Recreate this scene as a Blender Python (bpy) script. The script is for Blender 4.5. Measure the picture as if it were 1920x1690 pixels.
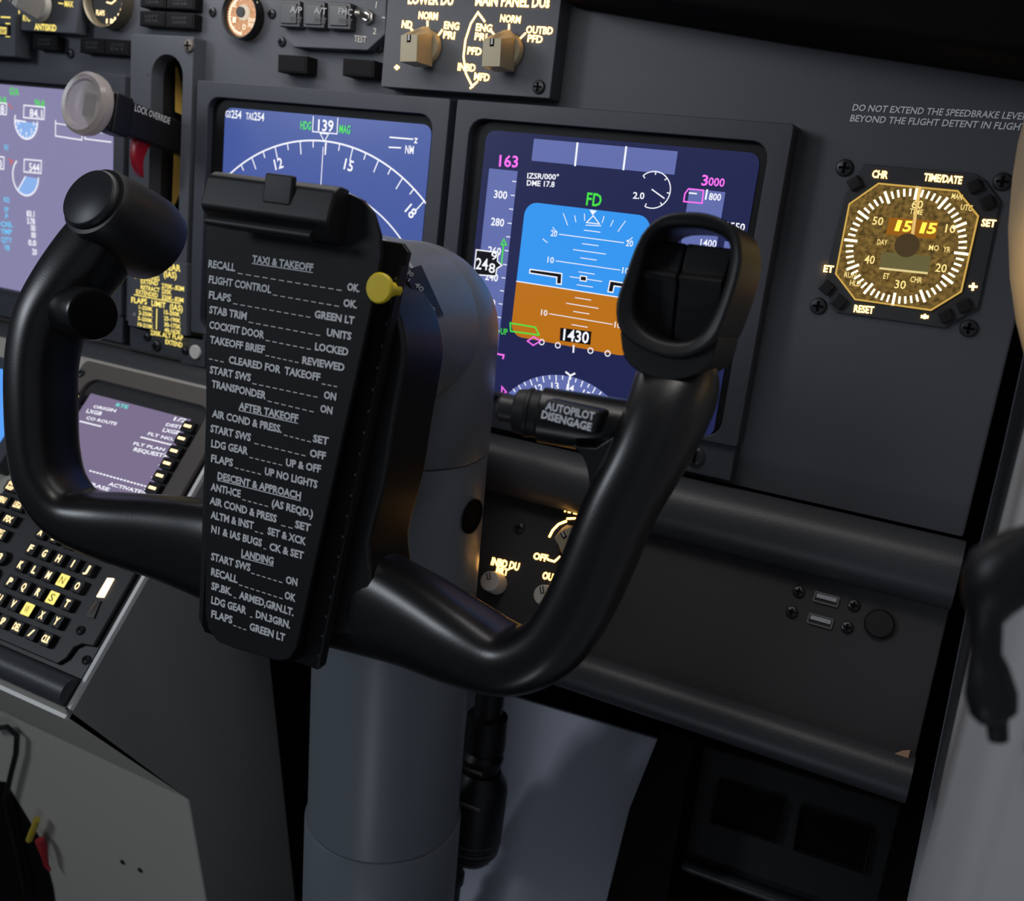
import bpy, bmesh, math, random
import numpy as np
from mathutils import Matrix, Vector
random.seed(4)
for o in list(bpy.data.objects): bpy.data.objects.remove(o)
SC = bpy.context.scene
COL = SC.collection
R = math.radians

# ---------------------------------------------------------------- camera
# Instrument-panel axes: x to the right, y up the panel face, z out of the face towards the seat.
# The panel leans back by LEAN; PANEL carries these axes into the world (z up, y forward).
LEAN = R(15.0)
PANEL = Matrix(((1,0,0,0),(0,math.sin(LEAN),-math.cos(LEAN),0),(0,math.cos(LEAN),math.sin(LEAN),1.0),(0,0,0,1)))
FPX, CX, CY = 1828.4637, 960.0, 845.0
RC = np.array([[0.8895,0.1146,-0.4423],[0.2097,-0.9625,0.1722],[-0.406,-0.2459,-0.8802]])
_u,_s,_v = np.linalg.svd(RC); RC = _u@_v
CPOS = np.array([0.312,-0.0565,0.5365])
cam = bpy.data.cameras.new('camera'); CAM = bpy.data.objects.new('camera', cam); COL.objects.link(CAM)
cam.sensor_width = 36.0; cam.sensor_fit = 'HORIZONTAL'; cam.lens = 36.0*FPX/1920.0
cam.clip_start = 0.01; cam.clip_end = 50
cm = Matrix.Identity(4)
for i in range(3):
    cm[i][0] = RC[0][i]; cm[i][1] = -RC[1][i]; cm[i][2] = -RC[2][i]; cm[i][3] = CPOS[i]
CAM.matrix_world = PANEL @ cm
cam.dof.use_dof = True; cam.dof.focus_distance = 0.50; cam.dof.aperture_fstop = 11.0
SC.camera = CAM

# ---------------------------------------------------------------- light and exposure
SC.view_settings.view_transform = 'Standard'; SC.view_settings.look = 'None'
SC.view_settings.exposure = 0.0; SC.view_settings.gamma = 1.0; SC.view_settings.use_curve_mapping = False
SC.cycles.use_denoising = True
SC.cycles.max_bounces = 6
W = bpy.data.worlds.new('cabin_ambient'); SC.world = W; W.use_nodes = True
W.node_tree.nodes['Background'].inputs[0].default_value = (0.55,0.62,0.78,1)
W.node_tree.nodes['Background'].inputs[1].default_value = 0.075

def area(name, pos, target, size, power, color, size_y=None):
    l = bpy.data.lights.new(name,'AREA'); l.energy = power; l.color = color; l.size = size
    if size_y: l.shape = 'RECTANGLE'; l.size_y = size_y
    o = bpy.data.objects.new(name,l); COL.objects.link(o)
    p = PANEL@Vector(pos); t = PANEL@Vector(target)
    o.matrix_world = Matrix.Translation(p) @ (t-p).to_track_quat('-Z','Y').to_matrix().to_4x4()
    return o
# floodlight strip under the glareshield lip, cabin light aft on the left, dome light overhead, added footwell fill and warm trim spot
area('glareshield_floodlight', (-0.16,0.085,0.070), (-0.14,-0.04,-0.01), 0.68, 0.48, (1.0,0.96,0.93), 0.03)
area('aft_cabin_light', (-0.95,0.25,1.15), (0.0,-0.3,0.1), 0.30, 4.7, (0.84,0.92,1.0))
area('dome_light', (0.17,0.95,0.58), (0.05,-0.3,0.1), 0.20, 1.6, (1.0,0.97,0.92))
area('footwell_fill', (0.16,-0.86,0.72), (0.08,-0.45,-0.13), 0.12, 0.32, (0.86,0.92,1.0))  # added fill that brightens the footwell bulkhead
ml = bpy.data.lights.new('trim_warm_spot','SPOT'); ml.energy = 1.1; ml.color = (1.0,0.74,0.36); ml.spot_size = R(44); ml.spot_blend = 1.0; ml.shadow_soft_size = .012  # added warm spot, aimed at the wall trim alone
mo = bpy.data.objects.new('trim_warm_spot',ml); COL.objects.link(mo)
_p = PANEL@Vector((0.262,-0.03,0.235)); _t = PANEL@Vector((0.365,-0.075,0.10))
mo.matrix_world = Matrix.Translation(_p) @ (_t-_p).to_track_quat('-Z','Y').to_matrix().to_4x4()

# ---------------------------------------------------------------- materials
def lin(c): return tuple(((v/255)/12.92 if v/255 <= .04045 else ((v/255+.055)/1.055)**2.4) for v in c[:3])
MATS = {}
def mat(name, rgb, rough=.5, metal=0.0, spec=.5, bump=0.0, scale=400.0, var=0.0, coat=0.0):
    if name in MATS: return MATS[name]
    m = bpy.data.materials.new(name); m.use_nodes = True; n = m.node_tree.nodes; l = m.node_tree.links
    b = n['Principled BSDF']; b.inputs['Base Color'].default_value = (*lin(rgb),1)
    b.inputs['Roughness'].default_value = rough; b.inputs['Metallic'].default_value = metal
    b.inputs['Specular IOR Level'].default_value = spec; b.inputs['Coat Weight'].default_value = coat
    if bump or var:
        tc = n.new('ShaderNodeTexCoord'); nz = n.new('ShaderNodeTexNoise'); nz.inputs['Scale'].default_value = scale; nz.inputs['Detail'].default_value = 3
        l.new(tc.outputs['Object'], nz.inputs['Vector'])
        if bump:
            bp = n.new('ShaderNodeBump'); bp.inputs['Strength'].default_value = bump; bp.inputs['Distance'].default_value = .0004
            l.new(nz.outputs['Fac'], bp.inputs['Height']); l.new(bp.outputs['Normal'], b.inputs['Normal'])
        if var:
            r = n.new('ShaderNodeValToRGB'); c = lin(rgb)
            r.color_ramp.elements[0].position=.3; r.color_ramp.elements[1].position=.75
            r.color_ramp.elements[0].color = (*[v*(1-var) for v in c],1); r.color_ramp.elements[1].color = (*[min(1,v*(1+var)) for v in c],1)
            l.new(nz.outputs['Fac'], r.inputs['Fac']); l.new(r.outputs['Color'], b.inputs['Base Color'])
    MATS[name] = m; return m
def glow(name, rgb, k=1.0, rough=.25, var=0.0, scale=900.0, spec=.25):
    if name in MATS: return MATS[name]
    m = bpy.data.materials.new(name); m.use_nodes = True; n = m.node_tree.nodes; l = m.node_tree.links
    b = n['Principled BSDF']; b.inputs['Base Color'].default_value = (.01,.01,.01,1); b.inputs['Roughness'].default_value = rough
    b.inputs['Specular IOR Level'].default_value = spec
    c = lin(rgb); b.inputs['Emission Color'].default_value = (*c,1); b.inputs['Emission Strength'].default_value = k
    if var:
        tc = n.new('ShaderNodeTexCoord'); nz = n.new('ShaderNodeTexNoise'); nz.inputs['Scale'].default_value = scale; nz.inputs['Detail'].default_value = 4
        r = n.new('ShaderNodeValToRGB'); r.color_ramp.elements[0].position=.35; r.color_ramp.elements[1].position=.7
        r.color_ramp.elements[0].color = (*[v*(1-var) for v in c],1); r.color_ramp.elements[1].color = (*[min(1,v*(1+var)) for v in c],1)
        l.new(tc.outputs['Object'], nz.inputs['Vector']); l.new(nz.outputs['Fac'], r.inputs['Fac']); l.new(r.outputs['Color'], b.inputs['Emission Color'])
    MATS[name] = m; return m
GREY = mat('panel_grey', (84,87,94), .62, spec=.35, bump=.25, scale=1500, var=.06)
BEZ  = mat('bezel_grey', (62,65,73), .55, spec=.4, bump=.15, scale=1800)
DARKG= mat('dark_grey_plate', (86,89,96), .6, spec=.3, bump=.2, scale=1500)
BLACK= mat('black_plastic', (22,22,24), .5, spec=.4)
YOKE = mat('yoke_black', (18,18,19), .32, spec=.6, bump=.08, scale=1200)
SATIN= mat('satin_black', (24,24,26), .45, spec=.45)
VOID = mat('matt_black', (10,10,11), .9, spec=.1)
ROLL = mat('padded_vinyl', (62,64,68), .42, spec=.5, bump=.3, scale=900)
COLM = mat('column_grey', (110,116,124), .37, spec=.45, bump=.08, scale=900)
LOWG = mat('lower_panel_grey', (52,52,54), .6, spec=.35, bump=.2, scale=1500)
WALLM= mat('sidewall_grey', (196,196,198), .8, spec=.2, bump=.3, scale=300)
PEDG = mat('pedestal_grey', (142,142,140), .75, spec=.2, bump=.2, scale=500)
BOXG = mat('electronics_box_grey', (172,168,160), .7, spec=.3, bump=.2, scale=300)
EDGE = mat('bare_aluminium_edge', (240,240,238), .45, spec=.4)
WHITEP=mat('white_print', (170,172,176), .7, spec=.2)
CHKP = mat('checklist_print', (235,237,240), .6, spec=.2)
DIMP = mat('dim_print', (72,73,76), .7, spec=.2)
FAINT= mat('faint_print', (105,106,110), .7, spec=.2)
KNOBG= mat('knob_grey', (196,192,184), .5, spec=.4)
KNOBD= mat('knob_amber_grey', (150,142,118), .45, spec=.4)
YEL  = mat('yellow_plastic', (236,208,40), .45, spec=.4)
YSTR = mat('yellow_strip_paint', (226,180,84), .6)
RED  = mat('red_plastic', (160,18,34), .35, spec=.5)
STEEL= mat('brushed_steel', (150,148,144), .35, metal=.9)
SCREW= mat('screw_black', (52,53,57), .4, metal=.3, spec=.5)
SCREWG=mat('screw_grey', (120,112,105), .45, metal=.4)
WHITE= mat('white_dot', (225,222,215), .6)
BROWN= mat('chipped_wood', (190,150,125), .8)
LIT  = glow('backlit_legend', (255,186,95), 8.0)
LITW = glow('backlit_legend_pale', (255,222,165), 1.9)
LITY = glow('backlit_legend_yellow', (250,226,120), 1.25)
CLEAR= mat('clear_plastic', (225,215,208), .22, spec=.5)
_b = CLEAR.node_tree.nodes['Principled BSDF']; _b.inputs['Transmission Weight'].default_value = .62; _b.inputs['IOR'].default_value = 1.35

# ---------------------------------------------------------------- frames
class Frame:
    """a flat face of the cockpit: origin O, x across, u up the face, n out of it (tilt > 0: top leans away)"""
    def __init__(s, O, tilt=0.0):
        a = R(tilt); s.O = np.array(O,float); s.X = np.array([1.,0,0]); s.U = np.array([0,math.cos(a),-math.sin(a)]); s.N = np.array([0,math.sin(a),math.cos(a)])
    def l(s, px, py, w=0.0):
        d = RC.T@np.array([(px-CX)/FPX,(py-CY)/FPX,1.0]); O = s.O+w*s.N
        k = ((O-CPOS)@s.N)/(d@s.N); P = CPOS+k*d-O
        return (float(P@s.X), float(P@s.U))
    def mpp(s, px, py, w=0.0):
        a = s.l(px,py-5,w); b = s.l(px,py+5,w); return abs(a[1]-b[1])/10
    def pt(s, a, u, w=0.0): return s.O+a*s.X+u*s.U+w*s.N
    def of(s, P):
        d = np.array(P,float)-s.O; return (float(d@s.X),float(d@s.U),float(d@s.N))
    def mat(s):
        m = Matrix.Identity(4)
        for i in range(3): m[i][0]=s.X[i]; m[i][1]=s.U[i]; m[i][2]=s.N[i]; m[i][3]=s.O[i]
        return m
def inv(px,py,z=0.0):
    d = RC.T@np.array([(px-CX)/FPX,(py-CY)/FPX,1.0]); return CPOS+(z-CPOS[2])/d[2]*d
def at_x(px,py,x):
    d = RC.T@np.array([(px-CX)/FPX,(py-CY)/FPX,1.0]); return CPOS+(x-CPOS[0])/d[0]*d
def at_y(px,py,y):
    d = RC.T@np.array([(px-CX)/FPX,(py-CY)/FPX,1.0]); return CPOS+(y-CPOS[1])/d[1]*d
PF = Frame((0,0,0))                          # face of the display units
PB = Frame((0,0,-.015))                      # face of the main panel
CD = Frame((-0.2008,-0.2097,0.03), 39.7)     # keypad units on the pedestal
LW = Frame((0,-.235,0.0), 25)                # lower panel
YK = Frame((.036,-.2,.187), 5)               # mid-plane of the control wheel

# ---------------------------------------------------------------- objects
class Thing:
    def __init__(s, F, name, label, cat, at=(0,0,0), group=None):
        s.F = F; s.at = Vector(at)
        s.o = bpy.data.objects.new(name, None); s.o.empty_display_size = .02; COL.objects.link(s.o)
        s.o.matrix_world = PANEL@F.mat()@Matrix.Translation(s.at)
        s.o['label'] = label; s.o['category'] = cat
        if group: s.o['group'] = group
    def add(s, name, bm, m, parent=None, bevel=0.0, smooth=True, label=None, seg=2, subsurf=0):
        me = bpy.data.meshes.new(name)
        bmesh.ops.translate(bm, verts=bm.verts, vec=-s.at)
        bmesh.ops.recalc_face_normals(bm, faces=bm.faces) if bevel or smooth else None
        bm.to_mesh(me); bm.free(); me.materials.append(m)
        o = bpy.data.objects.new(name, me); COL.objects.link(o); o.parent = parent or s.o
        if smooth:
            for p in me.polygons: p.use_smooth = True
        if bevel:
            b = o.modifiers.new('bevel','BEVEL'); b.width = bevel; b.segments = seg; b.limit_method = 'ANGLE'; b.angle_limit = R(35); b.harden_normals = False
        if subsurf:
            q = o.modifiers.new('sub','SUBSURF'); q.levels = subsurf; q.render_levels = subsurf
        if smooth:
            e = o.modifiers.new('edges','EDGE_SPLIT') if not bevel and not subsurf else None
            if e: e.split_angle = R(38)
            elif bevel:
                w = o.modifiers.new('wn','WEIGHTED_NORMAL'); w.keep_sharp = True
        if label: o['label'] = label
        return o
def single(F, name, bm, m, label, cat, at=(0,0,0), group=None, kind=None, **kw):
    """a top-level thing made of one mesh"""
    t = Thing(F, name, label, cat, at, group); mw = t.o.matrix_world.copy()
    o = t.add(name+'_body', bm, m, **kw); o.parent = None
    bpy.data.objects.remove(t.o); o.name = name; o.matrix_world = mw
    if kind: o['kind'] = kind
    else:
        o['label'] = label; o['category'] = cat
        if group: o['group'] = group
    return o

def B(): return bmesh.new()
def box(bm, x0,x1,y0,y1,z0,z1):
    v = [bm.verts.new((x,y,z)) for z in (z0,z1) for y in (y0,y1) for x in (x0,x1)]
    for f in ((0,2,3,1),(4,5,7,6),(0,1,5,4),(2,6,7,3),(0,4,6,2),(1,3,7,5)): bm.faces.new([v[i] for i in f])
    return bm
def area2(p): return sum(p[i][0]*p[(i+1)%len(p)][1]-p[(i+1)%len(p)][0]*p[i][1] for i in range(len(p)))
def prism(bm, pts, z0, z1, scale1=1.0):
    if area2(pts) < 0: pts = pts[::-1]
    cx = sum(p[0] for p in pts)/len(pts); cy = sum(p[1] for p in pts)/len(pts)
    a = [bm.verts.new((x,y,z0)) for x,y in pts]; b = [bm.verts.new((cx+(x-cx)*scale1,cy+(y-cy)*scale1,z1)) for x,y in pts]
    n = len(pts); bm.faces.new(a[::-1]); bm.faces.new(b)
    for i in range(n): bm.faces.new((a[i],a[(i+1)%n],b[(i+1)%n],b[i]))
    return bm
def flat(bm, pts, z):
    if area2(pts) < 0: pts = pts[::-1]
    bm.faces.new([bm.verts.new((x,y,z)) for x,y in pts]); return bm
def rrect(x0,x1,y0,y1,r,n=5):
    out = []
    for cx,cy,a0 in ((x1-r,y1-r,0),(x0+r,y1-r,90),(x0+r,y0+r,180),(x1-r,y0+r,270)):
        for k in range(n+1):
            a = R(a0+90*k/n); out.append((cx+r*math.cos(a),cy+r*math.sin(a)))
    return out
def ring(bm, outer, inner, z0, z1, zi0=None, zi1=None):
    """a frame: two closed outlines with the same number of points"""
    n = len(outer); zi0 = z0 if zi0 is None else zi0; zi1 = z1 if zi1 is None else zi1
    o0=[bm.verts.new((x,y,z0)) for x,y in outer]; o1=[bm.verts.new((x,y,z1)) for x,y in outer]
    i0=[bm.verts.new((x,y,zi0)) for x,y in inner]; i1=[bm.verts.new((x,y,zi1)) for x,y in inner]
    for k in range(n):
        j=(k+1)%n
        for q in ((o1[k],o1[j],i1[j],i1[k]),(o0[j],o0[k],i0[k],i0[j]),(o0[k],o0[j],o1[j],o1[k]),(i0[j],i0[k],i1[k],i1[j])): bm.faces.new(q)
    return bm
def circle(cx,cy,r,n=32,ry=None): return [(cx+r*math.cos(2*math.pi*k/n),cy+(ry or r)*math.sin(2*math.pi*k/n)) for k in range(n)]
def basis(d):
    d = Vector(d).normalized(); t = Vector((0,0,1)) if abs(d.z)<.9 else Vector((1,0,0))
    x = t.cross(d).normalized(); return x, d.cross(x), d
def lathe(bm, p, d, prof, n=28, sx=1.0, sy=1.0):
    """prof: (radius, distance along d)"""
    x,y,d = basis(d); p = Vector(p); rings = []
    for r,h in prof:
        if r < 1e-7: rings.append([bm.verts.new(p+d*h)])
        else: rings.append([bm.verts.new(p+d*h+x*(r*sx*math.cos(2*math.pi*k/n))+y*(r*sy*math.sin(2*math.pi*k/n))) for k in range(n)])
    for a,b in zip(rings,rings[1:]):
        for k in range(n):
            j=(k+1)%n
            if len(a)==1 and len(b)==1: break
            if len(a)==1: bm.faces.new((a[0],b[k],b[j]))
            elif len(b)==1: bm.faces.new((a[k],a[j],b[0]))
            else: bm.faces.new((a[k],a[j],b[j],b[k]))
    if len(rings[0])>1: bm.faces.new(rings[0][::-1])
    if len(rings[-1])>1: bm.faces.new(rings[-1])
    return bm
def cyl(bm, p, d, r, h, n=24, r2=None): return lathe(bm, p, d, [(r,0),(r if r2 is None else r2,h)], n)
def tube(bm, pts, r, n=10):
    pts = [Vector(p) for p in pts]; rings=[]
    for i,p in enumerate(pts):
        d = (pts[min(i+1,len(pts)-1)]-pts[max(i-1,0)]).normalized(); x,y,_ = basis(d)
        rr = r[i] if isinstance(r,(list,tuple)) else r
        rings.append([bm.verts.new(p+x*(rr*math.cos(2*math.pi*k/n))+y*(rr*math.sin(2*math.pi*k/n))) for k in range(n)])
    for a,b in zip(rings,rings[1:]):
        for k in range(n): j=(k+1)%n; bm.faces.new((a[k],a[j],b[j],b[k]))
    bm.faces.new(rings[0][::-1]); bm.faces.new(rings[-1]); return bm
def stroke(bm, pts, wd, z, closed=False):
    """a flat printed line"""
    P = [Vector((p[0],p[1])) for p in pts]; n=len(P); L=[]; Rr=[]
    for i,p in enumerate(P):
        a = P[i-1] if (i>0 or closed) else p; b = P[(i+1)%n] if (i<n-1 or closed) else p
        d1 = (p-a).normalized() if (p-a).length>1e-9 else (b-p).normalized(); d2=(b-p).normalized() if (b-p).length>1e-9 else d1
        t=(d1+d2); t = t.normalized() if t.length>1e-6 else d1; nrm=Vector((-t.y,t.x)); c=max(.4,nrm.dot(Vector((-d1.y,d1.x))))
        L.append(bm.verts.new((p.x+nrm.x*wd/2/c,p.y+nrm.y*wd/2/c,z))); Rr.append(bm.verts.new((p.x-nrm.x*wd/2/c,p.y-nrm.y*wd/2/c,z)))
    for i in range(n if closed else n-1): j=(i+1)%n; bm.faces.new((Rr[i],Rr[j],L[j],L[i]))
    return bm
_G = {}
def glyphs(s, bold, space):
    key=(s,bold,space)
    if key in _G: return _G[key]
    c = bpy.data.curves.new('lettering','FONT'); c.body=s; c.size=1; c.resolution_u=2; c.offset=bold; c.space_character=space; c.fill_mode='FRONT'
    ob = bpy.data.objects.new('lettering',c); me = ob.to_mesh()
    vs=[tuple(v.co) for v in me.vertices]; fs=[tuple(p.vertices) for p in me.polygons]
    ob.to_mesh_clear(); bpy.data.objects.remove(ob); bpy.data.curves.remove(c)
    if vs:
        x0=min(v[0] for v in vs); x1=max(v[0] for v in vs)
        y0=min(v[1] for v in vs); y1=max(v[1] for v in vs)
    else: x0=x1=y0=y1=0
    _G[key]=(vs,fs,x0,x1,y0,y1); return _G[key]
CAPH = None
def word(bm, s, p0, p1, h, z, bold=.012, space=1.0, slant=0.0):
    """lettering whose baseline runs from p0 to p1, capital height h (local units)"""
    global CAPH
    if CAPH is None: g=glyphs('H',0,1.0); CAPH=g[5]
    vs,fs,x0,x1,y0,y1 = glyphs(s,bold,space); e=Vector((p1[0]-p0[0],p1[1]-p0[1])); Ln=e.length; e.normalize(); q=Vector((-e.y,e.x))
    sx=Ln/max(1e-6,(x1-x0)); sy=h/CAPH
    V=[bm.verts.new((p0[0]+e.x*((v[0]-x0)*sx+slant*v[1]*sy)+q.x*v[1]*sy, p0[1]+e.y*((v[0]-x0)*sx+slant*v[1]*sy)+q.y*v[1]*sy, z)) for v in vs]
    for f in fs:
        try: bm.faces.new([V[i] for i in f])
        except ValueError: pass
    return bm
class Pix:
    """reads positions measured in an enlarged view of a face (scale k, corner ox, oy)"""
    def __init__(s, F, k=1.0, ox=0.0, oy=0.0, w=0.0): s.F=F; s.k=k; s.ox=ox; s.oy=oy; s.w=w
    def p(s,x,y): return (s.ox+x/s.k, s.oy+y/s.k)
    def __call__(s,x,y,w=None): return s.F.l(*s.p(x,y), s.w if w is None else w)
    def v(s,x,y,w=None): a=s(x,y,w); return Vector((a[0],a[1],s.w if w is None else w))
    def m(s,x,y,n): return s.F.mpp(*s.p(x,y), s.w)*n/s.k           # n view pixels in metres
    def L(s,*pts): return [s(x,y) for x,y in pts]
    def t(s,bm,txt,x0,y0,x1,y1,h,dz=.0003,level=False,**kw):
        a=s(x0,y0); b=s(x1,y1)
        if level: u=(a[1]+b[1])/2; a=(a[0],u); b=(b[0],u)
        return word(bm,txt,a,b,s.m((x0+x1)/2,(y0+y1)/2,h),s.w+dz,**kw)
    def s_(s,bm,pts,wd,dz=.0003,closed=False): return stroke(bm,s.L(*pts),s.m(pts[0][0],pts[0][1],wd),s.w+dz,closed)

def words(T, k, name, m, items, h, parent=None, **kw):
    for it in items:
        bm=B(); k.t(bm,*it[:5],it[5] if len(it)>5 else h,**kw); T.add(name,bm,m,parent,smooth=False)
def lines(T, k, name, m, items, wd, parent=None, dz=.0003):
    for P in items:
        bm=B(); k.s_(bm,P,wd,dz); T.add(name,bm,m,parent,smooth=False)
def screw(T, a, u, w, r=.0034, m=None, slot=False, parent=None):
    bm=B(); lathe(bm,(a,u,w),(0,0,1),[(r,0),(r,.0006),(r*.85,.0016),(r*.5,.0021),(0,.0022)],18)
    o=T.add('screw',bm,m or SCREW,parent)
    bm=B(); k=r*.62; t=r*.13
    box(bm,a-k,a+k,u-t,u+t,w+.0018,w+.00235) if not slot else None
    box(bm,a-t*1.2,a+t*1.2,u-k,u+k,w+.0018,w+.00235)
    if parent is None: T.add('screw_recess',bm,VOID,o,smooth=False)
    else: bm.free()
    return o

# ================================================================ large structure
def structure(name, bm, m, F=PF, **kw):
    return single(F, name, bm, m, '', '', kind='structure', **kw)
bm=B(); box(bm,-2.2,.34,-1.3,1.6,-.02,0)
fl=bpy.data.meshes.new('floor'); bm.to_mesh(fl); bm.free(); fl.materials.append(mat('floor_carpet',(26,26,28),.95,bump=.5,scale=800))
fo=bpy.data.objects.new('floor',fl); COL.objects.link(fo); fo['kind']='structure'
fo.location=(0,0,0)
# footwell bulkhead far behind the panel
bm=B(); box(bm,-1.6,.335,-1.06,.3,-.36,-.34); structure('wall_front',bm,VOID)  # black colour stands in for the deep shade of the footwell
# pale right sidewall: its forward edge follows the outer edge of the panel
WX=.3405
edge=[(.60,-.26),(-.10,-.27),(-.126,-.255),(-.183,-.215),(-.248,-.205),(-.337,-.09),(-.411,-.003),(-.60,.10),(-.98,.16)]
bm=B()
pts=edge+[(-.98,1.5),(.60,1.5)]
va=[bm.verts.new((WX,y,z)) for y,z in pts]; vb=[bm.verts.new((WX+.02,y,z)) for y,z in pts]
bm.faces.new(va); bm.faces.new(vb[::-1])
for i in range(len(pts)): j=(i+1)%len(pts); bm.faces.new((va[j],va[i],vb[i],vb[j]))
structure('wall_right',bm,WALLM,smooth=False)
bm=B(); pe=[(.12,-.262),(-.10,-.272),(-.126,-.257),(-.183,-.217),(-.248,-.207),(-.337,-.092),(-.411,-.005),(-.60,.098),(-.95,.15),(-.95,-.34),(.12,-.34)]
for x0,x1 in ((.3265,.3402),):
    va=[bm.verts.new((x0,y,z)) for y,z in pe]; vb=[bm.verts.new((x1,y,z)) for y,z in pe]
    bm.faces.new(va[::-1]); bm.faces.new(vb)
    for i in range(len(pe)): j=(i+1)%len(pe); bm.faces.new((va[i],va[j],vb[j],vb[i]))
structure('gap_shade_fill',bm,VOID,smooth=False)  # black fill standing in for shade in the gap beside the panel

# ---------------------------------------------------------------- main instrument panel
ip=Thing(PB,'instrument_panel','dark grey instrument panel sheet behind the screens, with the clock and a white speedbrake warning','panel',(0,-.2,0))
bm=B(); ring(bm,[(-.75,-.20),(.3245,-.20),(.3245,.16),(-.75,.16)],[(-.266,-.14),(-.215,-.14),(-.215,.022),(-.266,.022)],-.018,0)
ip.add('panel_sheet',bm,GREY,bevel=.0012)
c6=Pix(PB,3.381,1500,160); bm=B()
c6.t(bm,'DO NOT EXTEND THE SPEEDBRAKE LEVER',330,160,1442,220,42,bold=.018,slant=.12)
c6.t(bm,'BEYOND THE FLIGHT DETENT IN FLIGHT',315,228,1432,287,42,bold=.018,slant=.12)
ip.add('warning_text',bm,mat('warning_print',(236,238,244),.7,spec=.2),smooth=False,label='two rows of white slanted capitals')

# ---------------------------------------------------------------- display units
DW=.2032; DH=.1745
def display(ox, label, edge_lit=False):
    T=Thing(PF,'display_unit',label,'screen',(ox+DW/2,-.0874,-.015),group='square flight display units on the panel')
    g=.0012
    out=rrect(ox+g,ox+DW-g,-DH,-g,.0015,4); inn=rrect(ox+.0113,ox+.1912,-.1757+.0035,-.0112,.0095,4)
    bm=B(); ring(bm,out,inn,-.015,0,-.006,0); T.add('bezel',bm,BEZ,bevel=.0007)
    bm=B(); prism(bm,[(ox+.012,-.1955),(ox+DW-.0022,-.1955),(ox+DW-.0022,-DH-.0002),(ox+.012,-DH-.0002)],-.015,-.0025); fl=T.add('mounting_flange',bm,BEZ,bevel=.0008)
    bm=B(); prism(bm,rrect(ox+.0105,ox+.1920,-.1735,-.0105,.009,4),-.008,-.0055); T.add('screen_border',bm,mat('screen_border',(15,16,20),.55,spec=.25),smooth=False)
    for dx in (.024,DW-.024): screw(T,ox+dx,-.1855,-.0025,.0058,SCREW,slot=True)
    return T
SW=-.0054
def screen(T, ox, m, x0=.0205,x1=.1863,y0=-.1735,y1=-.0168,r=.006):
    bm=B(); prism(bm,rrect(ox+x0,ox+x1,y0,y1,r,4),SW-.0004,SW+.0004); return T.add('screen',bm,m,smooth=False)
WHT=glow('screen_white',(245,246,255),1.0); GRN=glow('screen_green',(70,225,70),1.0); MAG=glow('screen_magenta',(240,110,235),1.1)
CYN=glow('screen_cyan',(110,200,245),1.0); TAPE=glow('screen_tape_blue',(98,110,172),1.0); LBLU=glow('screen_pale_blue',(140,178,235),1.0)
SBLK=glow('screen_black',(8,8,14),1.0); REDS=glow('screen_red',(225,90,60),1.0)
S1,S2,S3=SW+.0008,SW+.0012,SW+.0016
def arc(cx,cy,r,a0,a1,n=40): return [(cx+r*math.sin(R(a0+(a1-a0)*k/n)),cy+r*math.cos(R(a0+(a1-a0)*k/n))) for k in range(n+1)]

# ---- right-hand unit: primary flight display
T=display(0.0,'square screen showing blue sky over brown ground, right of the compass screen')
s=screen(T,0.0,glow('flight_screen_navy',(31,36,78),1.0))
q=Pix(PF,2.485,850,180,S1)
tapes=B(); flat(tapes,[(.0252,-.1735),(.0445,-.1735),(.0445,-.0388),(.0252,-.0388)],S1)
flat(tapes,[(.0527,-.0320),(.1408,-.0320),(.1408,-.0195),(.0527,-.0195)],S1)
flat(tapes,[(.1506,-.1500),(.1708,-.1500),(.1708,-.0384),(.1506,-.0384)],S1)
flat(tapes,[(.1748,-.0640),(.1795,-.0640),(.1838,-.0760),(.1838,-.1230),(.1795,-.1360),(.1748,-.1360)],S1)
T.add('tape_band',tapes,TAPE,s,smooth=False)
ax0,ax1,ay0,ay1,hz=.0520,.1315,-.1362,-.0556,-.1029
bm=B(); rr=rrect(ax0,ax1,ay0,ay1,.008,6)
flat(bm,[p for p in rr if p[1]>hz]+[(ax0,hz),(ax1,hz)] if False else [(ax1,hz)]+[p for p in rr if p[1]>hz]+[(ax0,hz)],S1)
T.add('sky_half',bm,glow('screen_sky',(52,150,240),1.0),s,smooth=False)
bm=B(); flat(bm,[(ax0,hz)]+[p for p in rr if p[1]<hz]+[(ax1,hz)],S1); T.add('ground_half',bm,glow('screen_ground',(186,112,22),1.0),s,smooth=False)
bm=B(); stroke(bm,[(ax0,hz),(ax1,hz)],.0006,S2)
def ln(*pts,wd=5): q.s_(bm,pts,wd,S2-S1)
cxp=(q(645,650)[0])
def hl(y,hw,px): # pitch line at pixel row
    u=q(px,y)[1]; stroke(bm,[(cxp-hw,u),(cxp+hw,u)],.00045,S2); return u
for y,px,hw in ((630,645,.0052),(693,637,.0052),(726,632,.0104),(759,626,.0052),(824,614,.0052),(852,610,.0104),(884,604,.0052),(944,595,.0052),(976,590,.0104),(1008,585,.0052),(1069,574,.0052)): hl(y,hw,px)
for y,px,lab in ((664,642,'20'),(789,620,'10'),(1037,580,'10')):
    u=hl(y,.0205,px)
    for sx in (-1,1): word(bm,lab,(cxp+sx*.0238-.0021,u-.0016),(cxp+sx*.0238+.0021,u-.0016),.0034,S2)
for a,l_ in ((-45,.004),(-30,.0075),(-20,.004),(-10,.004),(10,.004),(20,.004),(30,.0075),(45,.004),(-60,.004),(60,.004)):
    ca=Vector((math.sin(R(a)),math.cos(R(a)))); c0=Vector((cxp,-.0935)); r0=.0315
    stroke(bm,[c0+ca*r0,c0+ca*(r0+l_)],.00045,S2)
flat(bm,q.L((635,530),(670,535),(650,556)),S2)
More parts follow.
